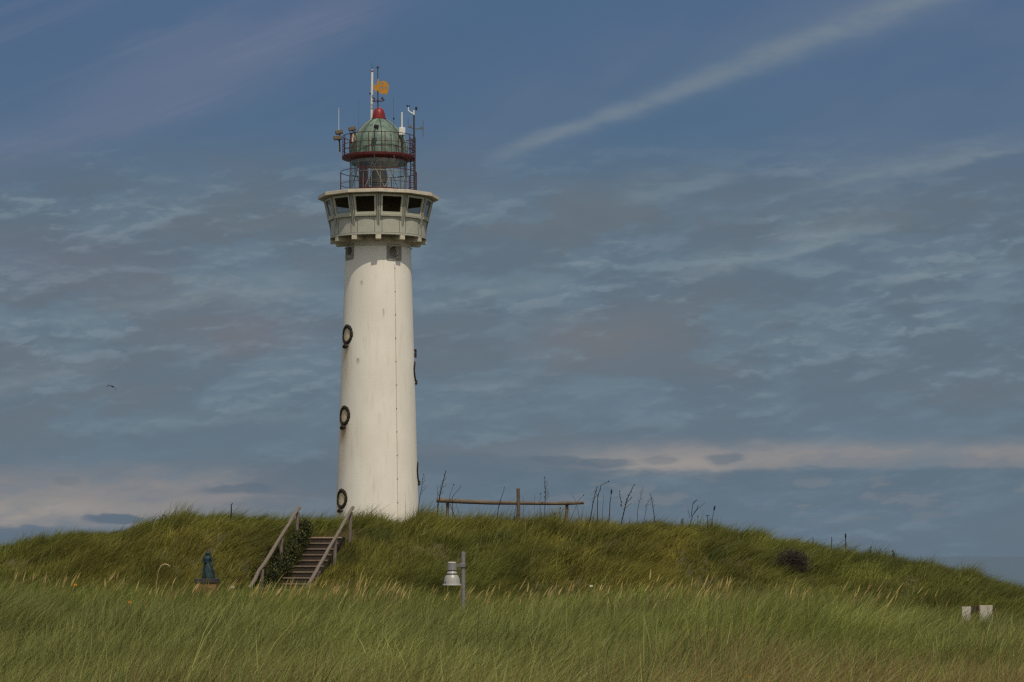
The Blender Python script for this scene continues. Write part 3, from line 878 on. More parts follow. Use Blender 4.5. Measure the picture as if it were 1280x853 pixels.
for k in range(12):
    bm = bmesh.new()
    ring_panel(bm, k, u0 + .04, u1 - .04, t0_ + .045, t1_ - .035, u0 - .025, u1 + .025, t0_ - .03, t1_ + .03, -.06, .06)
    # sill
    vv = [flat(k, u, t, d) for u in (u0 - .03, u1 + .03) for t in (t0_ - .09, t0_ - .02) for d in (.005, .13)]
    vs_ = [bm.verts.new(p) for p in vv]
    bmesh.ops.convex_hull(bm, input=vs_)
    wdw = obj('window', bm, 'grey_trim', LH)
    bm = bmesh.new()
    q = [bm.verts.new(flat(k, u, t, -.02)) for u, t in ((u0 + .05, t0_ + .045), (u1 - .05, t0_ + .045), (u1 - .05, t1_ - .035), (u0 + .05, t1_ - .035))]
    bm.faces.new(q)
    obj('pane', bm, 'glass_dark', wdw)
    bm = bmesh.new()
    for sg in (-1, 1):
        a = R(30 * k)
        tng = Vector((math.cos(a), math.sin(a), 0)) * .06 * sg
        A, B = kv(k, -.10, .04) + tng, kv(k, .995, .04) + tng
        tube(bm, [A, B], .036, 4)
    tube(bm, [kv(k, -.06, .0), kv(k, .995, .0)], .055, 6, mi=1)
    obj('mullion', bm, ['grey_paint', 'grey_dark'], LH)

# gallery interior: floor, core and ceiling
bm = bmesh.new()
lathe(bm, [(1.55, z_k0 - .3), (1.55, z_k1 - .01)], 32)
obj('stair_core', bm, 'interior', LH, smooth=True)
bm = bmesh.new()
lathe(bm, [(1.55, z_k1 - .05), (RV1 * .95, z_k1 - .05)], 24)
lathe(bm, [(1.5, z_k0 + .2), (RV0 * .93, z_k0 + .2)], 24)
obj('interior_lining', bm, 'interior', LH)

# roof slab of the gallery
RR = rr(75.6)
z_r0, z_r1 = hz(250.0), hz(245.6)
bm = bmesh.new()
lathe(bm, [(1.6, z_r0), (RV1, z_r0), (RR - .02, z_r0), (RR, z_r0 + .02), (RR, z_r1 - .02), (RR - .05, z_r1), (2.6, z_r1 + .10), (0.5, z_r1 + .12), (.5, z_r0)], 12)
obj('gallery_roof', bm, 'roof_paint', LH)

# lantern room
z_g0 = z_r1 + .10; z_g1 = hz(200.5)
RG = rr(35.6)
bm = bmesh.new()
lathe(bm, [(RG - .12, z_g0 - .05), (RG + .06, z_g0 - .05), (RG + .06, z_g0 + .28), (RG - .12, z_g0 + .28)], 72, close=True)
obj('lantern_plinth', bm, 'red', LH, smooth=True)
bm = bmesh.new()
lathe(bm, [(RG, z_g0 + .26), (RG, z_g1)], 72)
obj('lantern_glass', bm, 'glass', LH, smooth=True)
bm = bmesh.new()
nd = 9
zA, zB = z_g0 + .27, z_g1 + .02
for k in range(nd):
    a = 2 * PI * (k + .3) / nd
    for sg in ((1, -1) if k % 3 == 0 else (1,)):
        tube(bm, [((RG + .01) * math.sin(a + sg * t * .52), -(RG + .01) * math.cos(a + sg * t * .52), zA + (zB - zA) * t) for t in np.linspace(0, 1, 9)], .026, 5)
for k in range(20):
    a = 2 * PI * (k + .2) / 20
    tube(bm, [(RG * math.sin(a), -RG * math.cos(a), zA), (RG * math.sin(a), -RG * math.cos(a), zB)], .016, 5)
torus(bm, RG + .01, .03, zA + (zB - zA) * .55, 72, 6)
obj('glazing_bars', bm, 'concrete', LH)
bm = bmesh.new()
zl = z_g0 + .25
prof_l = [(0, zl), (.62, zl), (.62, zl + .3), (.52, zl + .36)]
for k in range(12):
    zz = zl + .42 + k * .115; rk = .63 - .010 * max(0, k - 5) ** 1.6
    prof_l += [(rk - .05, zz), (rk, zz + .035), (rk, zz + .075)]
prof_l += [(.42, zl + 1.9), (.30, zB), (0, zB)]
lathe(bm, prof_l, 32)
obj('lens', bm, 'lens', LH)
bm = bmesh.new()
box(bm, (-1.05, -.55, zl + .95), (.62, .5, 1.9), bev=.02)
obj('cupboard', bm, 'red', LH)
bm = bmesh.new()
lathe(bm, [(RG - .03, z_g1 - .02), (RG - .03, z_g1 - .30), (1.2, z_g1 - .16), (0, z_g1 - .12)], 48)
obj('lantern_ceiling', bm, 'grey_dark', LH, smooth=True)

# red upper gallery under the dome
RU = rr(45.8)
z_u0, z_u1 = hz(200.2), hz(196.4)
bm = bmesh.new()
lathe(bm, [(RG - .05, z_u0 - .12), (RG + .03, z_u0 - .12), (RG + .05, z_u0 - .02), (RU - .06, z_u0 + .04), (RU, z_u0 + .06), (RU, z_u1), (RU - .05, z_u1 + .02), (RG - .2, z_u1 + .03)], 96)
obj('upper_gallery', bm, 'red', LH, smooth=True)

def railing(name, Rr, z0, z1, posts, mids, th, mt, pth):
    bm = bmesh.new()
    torus(bm, Rr, th, z1, 72, 7)
    for mz in mids: torus(bm, Rr, th * .8, z0 + (z1 - z0) * mz, 72, 6)
    rl = obj(name, bm, mt, LH, smooth=True)
    for a in posts:
        bm = bmesh.new()
        p = Vector((Rr * math.sin(R(a)), -Rr * math.cos(R(a)), 0))
        tube(bm, [p + Vector((0, 0, z0 - .1)), p + Vector((0, 0, z1))], pth, 6)
        obj('post', bm, mt, rl)
    return rl
railing('railing', rr(47.2), z_r1 + .05, hz(216), [-90, 90, 125, 160, 195, 230], [.06, .46], .025, 'red', .034)
railing('railing', rr(44.8), z_u1, hz(171.5), [-88, -70, -42, -16, 10, 33, 58, 86, 110, 135, 160, 185, 210, 235, 255], [.30, .55], .025, 'rust_red', .027)

# dome
bm = bmesh.new()
prof = [(36.4, 196), (36.2, 190), (35.4, 182), (33.6, 175.5), (30.2, 169.0), (25.4, 163.2), (19.2, 157.0), (12.6, 151.8), (8.6, 149.6)]
lathe(bm, [(rr(r), hz(y)) for r, y in prof], 72)
dome = obj('dome', bm, 'copper', LH, smooth=True)
for k in range(16):
    a = R(22.5 * k + 6)
    bm = bmesh.new()
    tube(bm, [((rr(r) + .015) * math.sin(a), -(rr(r) + .015) * math.cos(a), hz(y)) for r, y in prof], .030, 5)
    obj('rib', bm, 'copper_rib' if k % 2 else 'dark_metal', dome)
bm = bmesh.new()
lathe(bm, [(rr(9.3), hz(149.8)), (rr(9.6), hz(149.4)), (rr(9.6), hz(148.6)), (rr(8.2), hz(148.2)), (rr(7.9), hz(144.6)), (rr(7.4), hz(142)), (rr(6.6), hz(139.3)), (rr(5.2), hz(136.8)), (rr(3.0), hz(135.3)), (0, hz(134.8))], 40)
obj('cap', bm, 'red_bright', LH, smooth=True)

# ladder from the gallery roof to the upper gallery, on the right
bm = bmesh.new()
lx0, lx1 = at(513.4, 215, YT).x - TB.x, at(519, 215, YT).x - TB.x
rot_back = Matrix.Rotation(-ROT, 3, 'Z')
def wl(px, py, dY=0.0):                       # tower-local point of a photo point at depth YT + dY
    p = at(px, py, YT + dY) - (TB + Vector((0, 0, Z0)))
    return rot_back @ p
for px in (513.4, 519.0):
    tube(bm, [wl(px, 246), wl(px, 172)], .035, 6)
for k in range(24):
    y = 243 - k * 2.9
    tube(bm, [wl(513.4, y), wl(519.0, y)], .018, 5)
obj('ladder', bm, 'red', LH)

# ------------------------------------------------------------------ equipment fixed on the lighthouse (things of their own)
def thing(name, px, py, Y, label, cat, group=None):
    e = empty(name, at(px, py, Y)); tag(e, label, cat, group); return e
def rel(e, px, py, Y=None):
    return at(px, py, Y if Y is not None else e.location.y) - e.location

v = thing('weather_vane', 472.4, 135, YT, 'orange cut-out weather vane on a thin dark rod above the red cap', 'weather vane')
bm = bmesh.new(); tube(bm, [rel(v, 472.4, 136), rel(v, 472.2, 86)], [.045, .028], 8); obj('rod', bm, 'dark_metal', v)
bm = bmesh.new()
tube(bm, [rel(v, 472.2, 87), rel(v, 472.2, 83)], [.02, .02], 6)
for sg in (-1, 1): tube(bm, [rel(v, 472.2, 86), rel(v, 472.2 + sg * 1.3, 84.6), rel(v, 472.2 + sg * .6, 83.2)], [.03, .035, .015], 6)
obj('finial', bm, 'rust_red', v)
# the plate: a rounded outline with openings, real thickness
def plate(bm, outer, holes, y0, y1, e):
    import mathutils
    def loop(pts): return [rel(e, *p) for p in pts]
    polys = [loop(outer)] + [loop(h) for h in holes]
    tri = mathutils.geometry.tessellate_polygon(polys)
    flat_ = [p for q in polys for p in q]
    F0 = [bm.verts.new((p.x, y0, p.z)) for p in flat_]; F1 = [bm.verts.new((p.x, y1, p.z)) for p in flat_]
    for t in tri:
        try: bm.faces.new([F0[i] for i in t]); bm.faces.new([F1[i] for i in reversed(t)])
        except ValueError: pass
    i = 0
    for q in polys:
        n = len(q)
        for k in range(n): bm.faces.new((F0[i + k], F0[i + (k + 1) % n], F1[i + (k + 1) % n], F1[i + k]))
        i += n
def oval(cx, cy, rx, ry, n=12): return [(cx + rx * math.cos(2 * PI * k / n), cy + ry * math.sin(2 * PI * k / n)) for k in range(n)]
bm = bmesh.new()
outer = [(466.0, 109.3), (468, 106.6), (470, 106), (471.2, 107.6), (471.4, 104.5), (471.6, 102.5), (472.2, 98.8), (473.2, 98.6), (473.7, 101.6), (475.2, 103.4), (476.5, 102.2), (479, 101.4), (482, 102.0),
         (484.5, 104.2), (486, 107.4), (486.3, 111), (485.3, 114.4), (484.4, 118.3), (480, 118.2), (475.8, 117.4), (473.2, 115.2), (471.6, 113.2), (470.4, 115.8), (468.6, 113.6)]
plate(bm, outer, [oval(478.0, 104.8, 1.5, .9), oval(476.9, 110.2, 1.4, 1.3), oval(482.6, 110.2, 1.1, 1.3), oval(469.7, 110.2, .7, .7)], -.09, -.05, v)
obj('vane_plate', bm, 'orange', v)
bm = bmesh.new()
tube(bm, [rel(v, 465, 126.4), rel(v, 468.6, 127), rel(v, 472.4, 126.2), rel(v, 476, 127), rel(v, 479.3, 126)], .035, 6)
tube(bm, [rel(v, 479.3, 126), rel(v, 480, 124.6), rel(v, 478.6, 123.6), rel(v, 476.6, 124.6), rel(v, 477, 122.6), rel(v, 478.8, 121.8)], .045, 6)
tube(bm, [rel(v, 468.6, 127), rel(v, 467.6, 125.4), rel(v, 468.4, 123.4), rel(v, 466.6, 122.2), rel(v, 465.2, 123.0)], .045, 6)
tube(bm, [rel(v, 472.4, 126.2) + Vector((0, -.5, 0)), rel(v, 472.4, 126.2) + Vector((0, .5, 0))], .04, 6)
obj('compass_scrolls', bm, 'rust_red', v)

fp = thing('flagpole', 464.6, 149, YT + .35, 'white flagpole with a red band near its tip beside the red cap', 'flagpole')
bm = bmesh.new(); tube(bm, [rel(fp, 464.4, 151), rel(fp, 465.3, 87.2)], [.088, .075], 10); obj('pole', bm, 'white', fp)
bm = bmesh.new(); tube(bm, [rel(fp, 465.25, 90.0), rel(fp, 465.3, 88.4)], .092, 10); obj('band', bm, 'red_bright', fp)
bm = bmesh.new(); tube(bm, [rel(fp, 465.3, 87.2), rel(fp, 464.7, 79)], [.018, .010], 6); obj('spike', bm, 'dark_metal', fp)
bm = bmesh.new(); box(bm, rel(fp, 463.2, 117.3), (.18, .12, .08)); obj('cleat', bm, 'black', fp)

def whip(px0, y0, px1, y1, Y, label, joint=None, r=.022, m='white'):
    e = thing('whip_antenna', px0, y0, Y, label, 'antenna')
    bm = bmesh.new(); tube(bm, [rel(e, px0, y0), rel(e, px1, y1)], [r, r * .6], 6); obj('rod', bm, m, e)
    if joint:
        bm = bmesh.new(); tube(bm, [rel(e, px0 + (px1 - px0) * .4, joint + 1), rel(e, px0 + (px1 - px0) * .4, joint - 1)], r * 2.4, 8); obj('joint', bm, 'black', e)
    return e
whip(423.6, 196, 423.5, 135, YT, 'tall pale whip antenna at the left end of the upper red railing', r=.026)
whip(448.4, 172, 448.5, 126, YT - 1.9, 'very thin grey whip antenna in front of the left of the green dome', r=.016, m='steel')
whip(492.6, 200, 491.8, 121.5, YT - 2.2, 'thin whip antenna with a dark joint in front of the right of the green dome', joint=148.5, r=.022, m='steel')

pa = thing('panel_antenna', 502.6, 172, YT - 1.2, 'white box antenna with a white rod on the upper railing', 'antenna')
bm = bmesh.new(); box(bm, rel(pa, 502.7, 164.6), (.43, .28, .52), bev=.03); obj('housing', bm, 'white', pa)
bm = bmesh.new(); tube(bm, [rel(pa, 502.4, 160), rel(pa, 502.4, 140.5)], .055, 8); obj('rod', bm, 'white', pa)
bm = bmesh.new(); tube(bm, [rel(pa, 503.2, 168), rel(pa, 503.2, 198)], .06, 8); obj('bracket_pole', bm, 'dark_metal', pa)

wm = thing('weather_mast', 517.8, 240, YT - .15, 'tall dark weather mast with wind instruments and a side aerial above the ladder', 'mast')
bm = bmesh.new(); tube(bm, [rel(wm, 518.2, 240), rel(wm, 517.4, 144)], [.075, .055], 8)
for y in (176, 184, 188, 206): box(bm, rel(wm, 517.2, y), (.22, .16, .12))
obj('pole', bm, 'dark_metal', wm)
bm = bmesh.new(); tube(bm, [rel(wm, 517.4, 144.5), rel(wm, 517.3, 137.5)], .05, 8); tube(bm, [rel(wm, 517.3, 142.6), rel(wm, 512.6, 140.4), rel(wm, 510.4, 138.2), rel(wm, 510.3, 134)], [.045, .045, .04, .03], 8)
obj('fork', bm, 'white', wm)
bm = bmesh.new()
for k in range(3):
    a = k * 2.1
    p = rel(wm, 510, 132.7) + Vector((math.cos(a) * .1, math.sin(a) * .1, 0))
    bmesh.ops.create_icosphere(bm, subdivisions=1, radius=.055, matrix=Matrix.Translation(p))
    tube(bm, [rel(wm, 510, 132.9), p], .015, 5)
tube(bm, [rel(wm, 510.3, 134), rel(wm, 510.2, 132.4)], .02, 5)
obj('anemometer', bm, 'black', wm)
bm = bmesh.new(); tube(bm, [rel(wm, 516.6, 137), rel(wm, 518.9, 136.2)], .018, 5); box(bm, rel(wm, 520.3, 136.0), (.14, .02, .24)); tube(bm, [rel(wm, 519, 136.2), rel(wm, 520.2, 136)], .018, 5)
obj('wind_vane', bm, 'black', wm)
bm = bmesh.new()
tube(bm, [rel(wm, 510.4, 158.0), rel(wm, 513, 159.4), rel(wm, 517.6, 161), rel(wm, 524, 161.2), rel(wm, 528.8, 160)], .040, 6)
for px, a_, b_ in ((510.2, 148.2, 160), (528.9, 150.5, 171)): tube(bm, [rel(wm, px, a_), rel(wm, px, b_)], .024, 6)
box(bm, rel(wm, 512.2, 158.4), (.26, .12, .14)); box(bm, rel(wm, 526.6, 160.4), (.2, .12, .14))
obj('aerial', bm, 'steel', wm)

def flood(px, py, Y, tilt, label, w=.50, h=.26, m='tan_box', post=None, front=-1, nm='floodlight', cat='floodlight'):
    e = thing(nm, px, py, Y, label, cat)
    rot = Matrix.Rotation(R(tilt), 3, 'Y')
    bm = bmesh.new(); box(bm, (0, 0, 0), (w, .36, h), rot, bev=.02); obj('housing', bm, m, e)
    bm = bmesh.new(); box(bm, rot @ Vector((front * (w / 2 + .008), 0, 0)), (.03, .30, h * .82), rot); obj('front_glass', bm, 'black', e)
    bm = bmesh.new()
    if post: tube(bm, [rel(e, *p) for p in post], .035, 6)
    tube(bm, [Vector((0, 0, -h / 2)), Vector((.12, 0, -h / 2 - .12))], .03, 6)
    obj('mount', bm, 'dark_metal', e)
    return e
flood(424.0, 165.4, YT - .2, -12, 'upper of two stacked brown floodlights at the left end of the railing', post=[(424.2, 167.5), (424.6, 190)])
flood(422.2, 172.6, YT - .3, -4, 'lower of two stacked brown floodlights at the left end of the railing', w=.54, post=[(424.6, 174), (425.4, 190)])
flood(440.4, 161.2, YT - 1.7, -14, 'single brown floodlight with a dark front left of the green dome', w=.48, post=[(443.6, 164), (445.0, 172), (445.0, 197)])
flood(470.6, 158.6, YT - 2.5, 4, 'black camera on a pole in front of the middle of the dome', w=.30, h=.22, m='black', post=[(469.4, 160), (468.2, 164), (468.0, 198)], nm='security_camera', cat='camera')
cb = thing('control_box', 441, 172.5, YT - 1.6, 'pale control box with a dark side behind the upper railing', 'box')
bm = bmesh.new(); box(bm, (0.06, 0, 0), (.25, .2, .62), bev=.015); obj('front_cover', bm, 'roof_paint', cb)
bm = bmesh.new(); box(bm, (-.13, .02, -.02), (.13, .24, .70)); obj('backplate', bm, 'rust_red', cb)

# ------------------------------------------------------------------ stairs and handrails
ST = empty('wooden_staircase', ST_B); tag(ST, 'dark wooden staircase climbing the grassy dune between two log handrails', 'staircase')
NS = 13
rise = ST_RISE / NS; run = ST_L / NS
ang_s = math.atan2(st_d.y, st_d.x) - PI / 2
Rs = Matrix.Rotation(ang_s, 3, 'Z')
for k in range(NS):
    bm = bmesh.new()
    s = (k + 1) * run; z = (k + 1) * rise
    p = Vector((st_d.x * s, st_d.y * s, 0))
    top = k == NS - 1
    box(bm, p + st_n * -.12 + st_d * (run * .42) + Vector((0, 0, z - .025)), (1.66 + random.uniform(-.03, .03), run * 1.02, .05), Rs, mi=2 if top else 1, bev=.006)
    box(bm, p + st_n * -.12 - st_d * (-.02) + Vector((0, 0, z - .05 - (rise - .05) / 2)), (1.62, .04, rise - .052), Rs, mi=0)
    obj('step', bm, ['wood_dark', 'wood_tread', 'wood_new'], ST)
for sg in (-1, 1):
    bm = bmesh.new()
    A = st_n * (.86 * sg - .12) + Vector((0, 0, -.1)); B = A + Vector((st_d.x * ST_L, st_d.y * ST_L, ST_RISE))
    mid = (A + B) / 2; dvec = (B - A)
    rot = dvec.to_track_quat('Y', 'Z').to_matrix()
    box(bm, mid, (.06, dvec.length, .26), rot)
    obj('stringer', bm, 'wood_dark', ST)

def log(bm, a, b, r0, r1, n=10, seg=10, jit=.012, mi=0):
    a, b = Vector(a), Vector(b)
    pts = [a.lerp(b, i / seg) + Vector((random.gauss(0, jit), random.gauss(0, jit), random.gauss(0, jit))) for i in range(seg + 1)]
    tube(bm, pts, [r0 + (r1 - r0) * i / seg + random.gauss(0, r0 * .04) for i in range(seg + 1)], n, mi=mi)

def handrail(side, b_px, t_px, label):
    base = ST_B + st_n * (1.0 * side)
    A = at(b_px[0], b_px[1], 89.9 + (0 if side < 0 else -.3)); B = at(t_px[0], t_px[1], 93.7 + (0 if side < 0 else -.3))
    e = empty('handrail', A); tag(e, label, 'handrail', 'log handrails of the wooden staircase')
    bm = bmesh.new(); log(bm, Vector(), B - A, .068, .058); obj('rail', bm, 'wood_rail', e, smooth=True)
    for t in (.95, .62, .24):
        p = (B - A) * t
        gz_ = float(ground((A + p).x, (A + p).y)) - A.z - .3
        bm = bmesh.new(); log(bm, p + Vector((.03, .07, -.03)), Vector((p.x - .04, p.y + .07, gz_)), .06, .062, seg=5, jit=.008); obj('post', bm, 'wood_rail', e, smooth=True)
handrail(-1, (311, 736), (374.5, 634), 'grey log handrail on the side of the stairs towards the statue')
handrail(1, (381, 739), (440.5, 634), 'grey log handrail on the side of the stairs towards the lighthouse')

# ------------------------------------------------------------------ log fence on the crest
YF = 96.2
fe = thing('log_fence', 647, 645, YF, 'weathered log barrier with one long rail on the dune crest', 'fence')
bm = bmesh.new()
rp = [(545.5, 625.4), (580, 627.2), (615, 628.6), (650, 629.0), (690, 629.6), (709, 629.2), (730, 628.8)]
tube(bm, [rel(fe, *p) + Vector((0, random.gauss(0, .01), 0)) for p in rp], [.085, .080, .075, .066, .060, .070, .052], 10)
obj('rail', bm, 'wood_fence', fe, smooth=True)
for px, yt, yb, r_ in ((559.4, 627, 652, .062), (647.6, 610.6, 655, .070), (708.8, 629, 660, .062)):
    bm = bmesh.new(); log(bm, rel(fe, px, yb, YF + .10) + Vector((0, 0, -.5)), rel(fe, px, yt, YF + .10 if px != 647.6 else YF - .12), r_, r_ * .92, seg=5, jit=.008)
    obj('post', bm, 'wood_fence', fe, smooth=True)

# ------------------------------------------------------------------ lamp post
YL = 61.0
PL = F / YL
lp = thing('lamp_post', 579, 762, YL, 'grey lamp post with a hanging white bell lamp in the grass', 'street lamp')
gl_ = float(ground(lp.location.x, YL)) - lp.location.z
bm = bmesh.new(); lathe(bm, [(0, gl_ - .3), (.052, gl_ - .3), (.047, rel(lp, 579, 690.6).z), (.044, rel(lp, 579, 690.0).z), (0, rel(lp, 579, 689.6).z)], 20); obj('pole', bm, 'lamp_grey', lp, smooth=True)
lc = rel(lp, 565.0, 718, YL - .06)
def lz(y): return rel(lp, 565, y).z
def lr(p): return p / PL
c2 = (lc.x, lc.y)
bm = bmesh.new(); box(bm, ((lc.x + 0) / 2 + .02, lc.y / 2, lz(706.8)), (abs(lc.x) - .02, .05, .065)); box(bm, (-.02, -.01, lz(706.8)), (.14, .12, .10), bev=.01); obj('arm', bm, 'lamp_grey', lp)
bm = bmesh.new()
lathe(bm, [(lr(5.2), lz(703.2)), (lr(5.5), lz(703.8)), (lr(5.9), lz(712.2)), (lr(6.1), lz(712.6)), (lr(5.2), lz(713)), (lr(4.9), lz(714.0))], 32, c=c2)
obj('gear_housing', bm, 'lamp_grey', lp, smooth=True)
bm = bmesh.new()
lathe(bm, [(0, lz(702.6)), (lr(4.6), lz(702.7)), (lr(5.25), lz(703.2)), (lr(5.2), lz(703.5))], 32, c=c2)
obj('lid', bm, 'white', lp, smooth=True)
bm = bmesh.new()
lathe(bm, [(lr(5.0), lz(713.8)), (lr(5.6), lz(715.2)), (lr(6.5), lz(717.0)), (lr(7.0), lz(717.3)), (lr(7.0), lz(718.1)), (lr(6.6), lz(718.4)), (lr(8.2), lz(720.6)), (lr(9.3), lz(723.4)), (lr(10.0), lz(726.6)), (lr(10.5), lz(730.0)),
           (lr(11.9), lz(730.9)), (lr(11.9), lz(732.0)), (lr(10.2), lz(731.6)), (lr(9.4), lz(726)), (lr(6), lz(720))], 48, c=c2)
obj('lamp_shade', bm, 'lamp_white', lp, smooth=True)
bm = bmesh.new(); lathe(bm, [(lr(7.05), lz(717.0)), (lr(7.2), lz(717.3)), (lr(7.2), lz(718.1)), (lr(6.9), lz(718.4))], 32, c=c2); obj('clamp_ring', bm, 'dark_metal', lp)
bm = bmesh.new(); box(bm, (c2[0] - lr(8.2), c2[1] - lr(6.2), lz(728.6)), (.02, .03, .07)); obj('catch', bm, 'dark_metal', lp)

# ------------------------------------------------------------------ statue on brick plinth
YS = 84.0
PS = F / YS
gb = float(ground(at(258.5, 740, YS).x, YS))
pb = empty('brick_plinth', (at(258.5, 740, YS).x, YS, gb - .1)); tag(pb, 'square red brick plinth with a dark slab under the statue', 'plinth')
zt_ = at(258.5, 729.0, YS).z - gb + .1
bm = bmesh.new(); box(bm, (0, 0, zt_ / 2), (.66, .66, zt_)); obj('brickwork', bm, 'brick', pb)
bm = bmesh.new(); box(bm, (0, 0, zt_ + .072), (.73, .73, .14), bev=.012); obj('slab', bm, 'slate', pb)

def loft(bm, secs, n=24, mi=0):
    """sections: (cx, cy, z, rx, ry, fold) joined into one closed skin"""
    rings = []
    for cx0, cy0, z, rx, ry, fo in secs:
        rg = []
        for k in range(n):
            a = 2 * PI * k / n
            q = 1 + fo * math.sin(a * 6 + z * 4)
            rg.append(bm.verts.new((cx0 + rx * q * math.cos(a), cy0 + ry * q * math.sin(a), z)))
        rings.append(rg)
    for A, B in zip(rings, rings[1:]):
        for k in range(n): bm.faces.new((A[k], A[(k + 1) % n], B[(k + 1) % n], B[k])).material_index = mi
    bm.faces.new(rings[0]); bm.faces.new(rings[-1])
zs0 = pb.location.z + zt_ + .143
stt = empty('statue', (pb.location.x + .02, YS, zs0)); tag(stt, 'small dark green bronze statue of a standing woman in a long dress', 'statue')
bm = bmesh.new()
loft(bm, [(.03, 0, 0, .20, .17, .05), (.03, 0, .03, .205, .175, .08), (.03, 0, .12, .19, .165, .10), (.02, 0, .25, .165, .15, .09), (.005, 0, .38, .13, .125, .06), (-.01, 0, .46, .105, .10, .03),
          (-.012, 0, .50, .088, .085, .02), (-.012, 0, .56, .105, .095, .01), (-.008, 0, .63, .125, .095, 0), (-.004, 0, .675, .115, .085, 0), (0, -.005, .70, .065, .06, 0), (.002, -.01, .72, .042, .042, 0),
          (.004, -.02, .745, .055, .058, 0), (.006, -.024, .78, .064, .070, 0), (.008, -.02, .82, .062, .068, 0), (.009, -.012, .85, .040, .045, 0), (.01, -.01, .862, .012, .012, 0)])
bmesh.ops.create_icosphere(bm, subdivisions=1, radius=.014, matrix=Matrix.Translation((.007, -.096, .782)))
for sg, pts in ((-1, [(-.11, 0, .645), (-.165, -.02, .55), (-.10, -.11, .50), (-.02, -.14, .535)]), (1, [(.10, 0, .645), (.155, -.01, .55), (.17, -.06, .46), (.165, -.09, .40)])):
    tube(bm, pts, [.042, .038, .030, .022], 8)
figure = obj('person', bm, 'bronze', stt, smooth=True)
bm = bmesh.new()
loft(bm, [(-.002, .012, .655, .135, .10, .04), (.002, .010, .70, .105, .085, .02), (.004, .006, .75, .078, .074, 0), (.006, .004, .80, .075, .076, 0), (.008, .006, .85, .052, .056, 0), (.009, .008, .872, .02, .02, 0)], 20)
obj('shawl', bm, 'bronze', stt, smooth=True)

# ------------------------------------------------------------------ low double sign
YG = 66.5
sg_ = thing('low_sign', 1222, 770, YG, 'two pale square boards on low brown posts half sunk in the grass', 'sign')
def sgbox(x0, y0, x1, y1, d, th, m, nm, rotz=0):
    bm = bmesh.new()
    a, b = rel(sg_, x0, y0, YG + d), rel(sg_, x1, y1, YG + d)
    cc = (a + b) / 2
    box(bm, cc, (abs(b.x - a.x), th, abs(a.z - b.z)), Matrix.Rotation(R(rotz), 3, 'Z'), bev=.006)
    return obj(nm, bm, m, sg_)
sgbox(1202.0, 758.6, 1214.2, 780, 0, .03, 'sign_white', 'board', 8)
sgbox(1224.4, 757.0, 1241.0, 782, 0, .03, 'sign_white', 'board', -4)
sgbox(1221.4, 758.0, 1224.0, 800, .05, .06, 'post_brown', 'post')
sgbox(1241.4, 756.8, 1244.4, 800, .05, .06, 'post_brown', 'post')
sgbox(1213.4, 757.6, 1224.2, 766.5, .07, .03, 'wood_dark', 'crosspiece')

# ------------------------------------------------------------------ bird
YBd = 150.0
bp = at(140.2, 483.6, YBd)
bm = bmesh.new()
# one continuous skin: a body loft whose sides carry on into the wings
def birdmesh(bm):
    secs = [(-.15, .004, .004, .0), (-.11, .030, .010, 0), (-.06, .032, .030, 0), (0, .036, .036, .004), (.05, .030, .030, .004), (.085, .022, .022, .008), (.115, .020, .021, .012), (.135, .010, .010, .010), (.150, .003, .003, .008)]
    n = 12; rings = []
    for y, rx, rz_, zo in secs: rings.append([bm.verts.new((rx * math.cos(2 * PI * k / n), y, zo + rz_ * math.sin(2 * PI * k / n))) for k in range(n)])
    for A, B in zip(rings, rings[1:]):
        for k in range(n): bm.faces.new((A[k], A[(k + 1) % n], B[(k + 1) % n], B[k]))
    bm.faces.new(rings[0]); bm.faces.new(rings[-1])
    # wings: chord stations (x, y lead, y trail, z)
    for sgn, st in ((-1, [(.02, .075, -.045, .012), (.09, .085, -.03, .030), (.17, .060, -.025, .030), (.25, .015, -.045, .005), (.30, -.045, -.065, -.025)]),
                    (1, [(.02, .075, -.045, .012), (.08, .085, -.03, .015), (.14, .065, -.03, -.05), (.19, .02, -.045, -.12), (.22, -.035, -.06, -.17)])):
        top = []; bot = []
        for x, yl_, yt_, z in st:
            top.append([bm.verts.new((sgn * x, yl_, z + .008)), bm.verts.new((sgn * x, (yl_ + yt_) / 2, z + .018)), bm.verts.new((sgn * x, yt_, z + .002))])
            bot.append([bm.verts.new((sgn * x, yl_, z - .004)), bm.verts.new((sgn * x, (yl_ + yt_) / 2, z - .004)), bm.verts.new((sgn * x, yt_, z - .002))])
        for L in (top, bot):
            for A, B in zip(L, L[1:]):
                for k in range(2): bm.faces.new((A[k], A[k + 1], B[k + 1], B[k]))
        for i in range(len(top) - 1):
            for k in (0, 2): bm.faces.new((top[i][k], top[i + 1][k], bot[i + 1][k], bot[i][k]))
        bm.faces.new((top[-1][0], top[-1][1], top[-1][2], bot[-1][2], bot[-1][1], bot[-1][0]))
birdmesh(bm)
bird = obj('bird', bm, 'feather', smooth=True); bird.location = bp; bird.rotation_euler = (R(20), R(4), R(24)); bird.scale = (1.2, 1.2, 1.2)
tag(bird, 'black bird gliding with bent wings in the grey sky', 'bird')

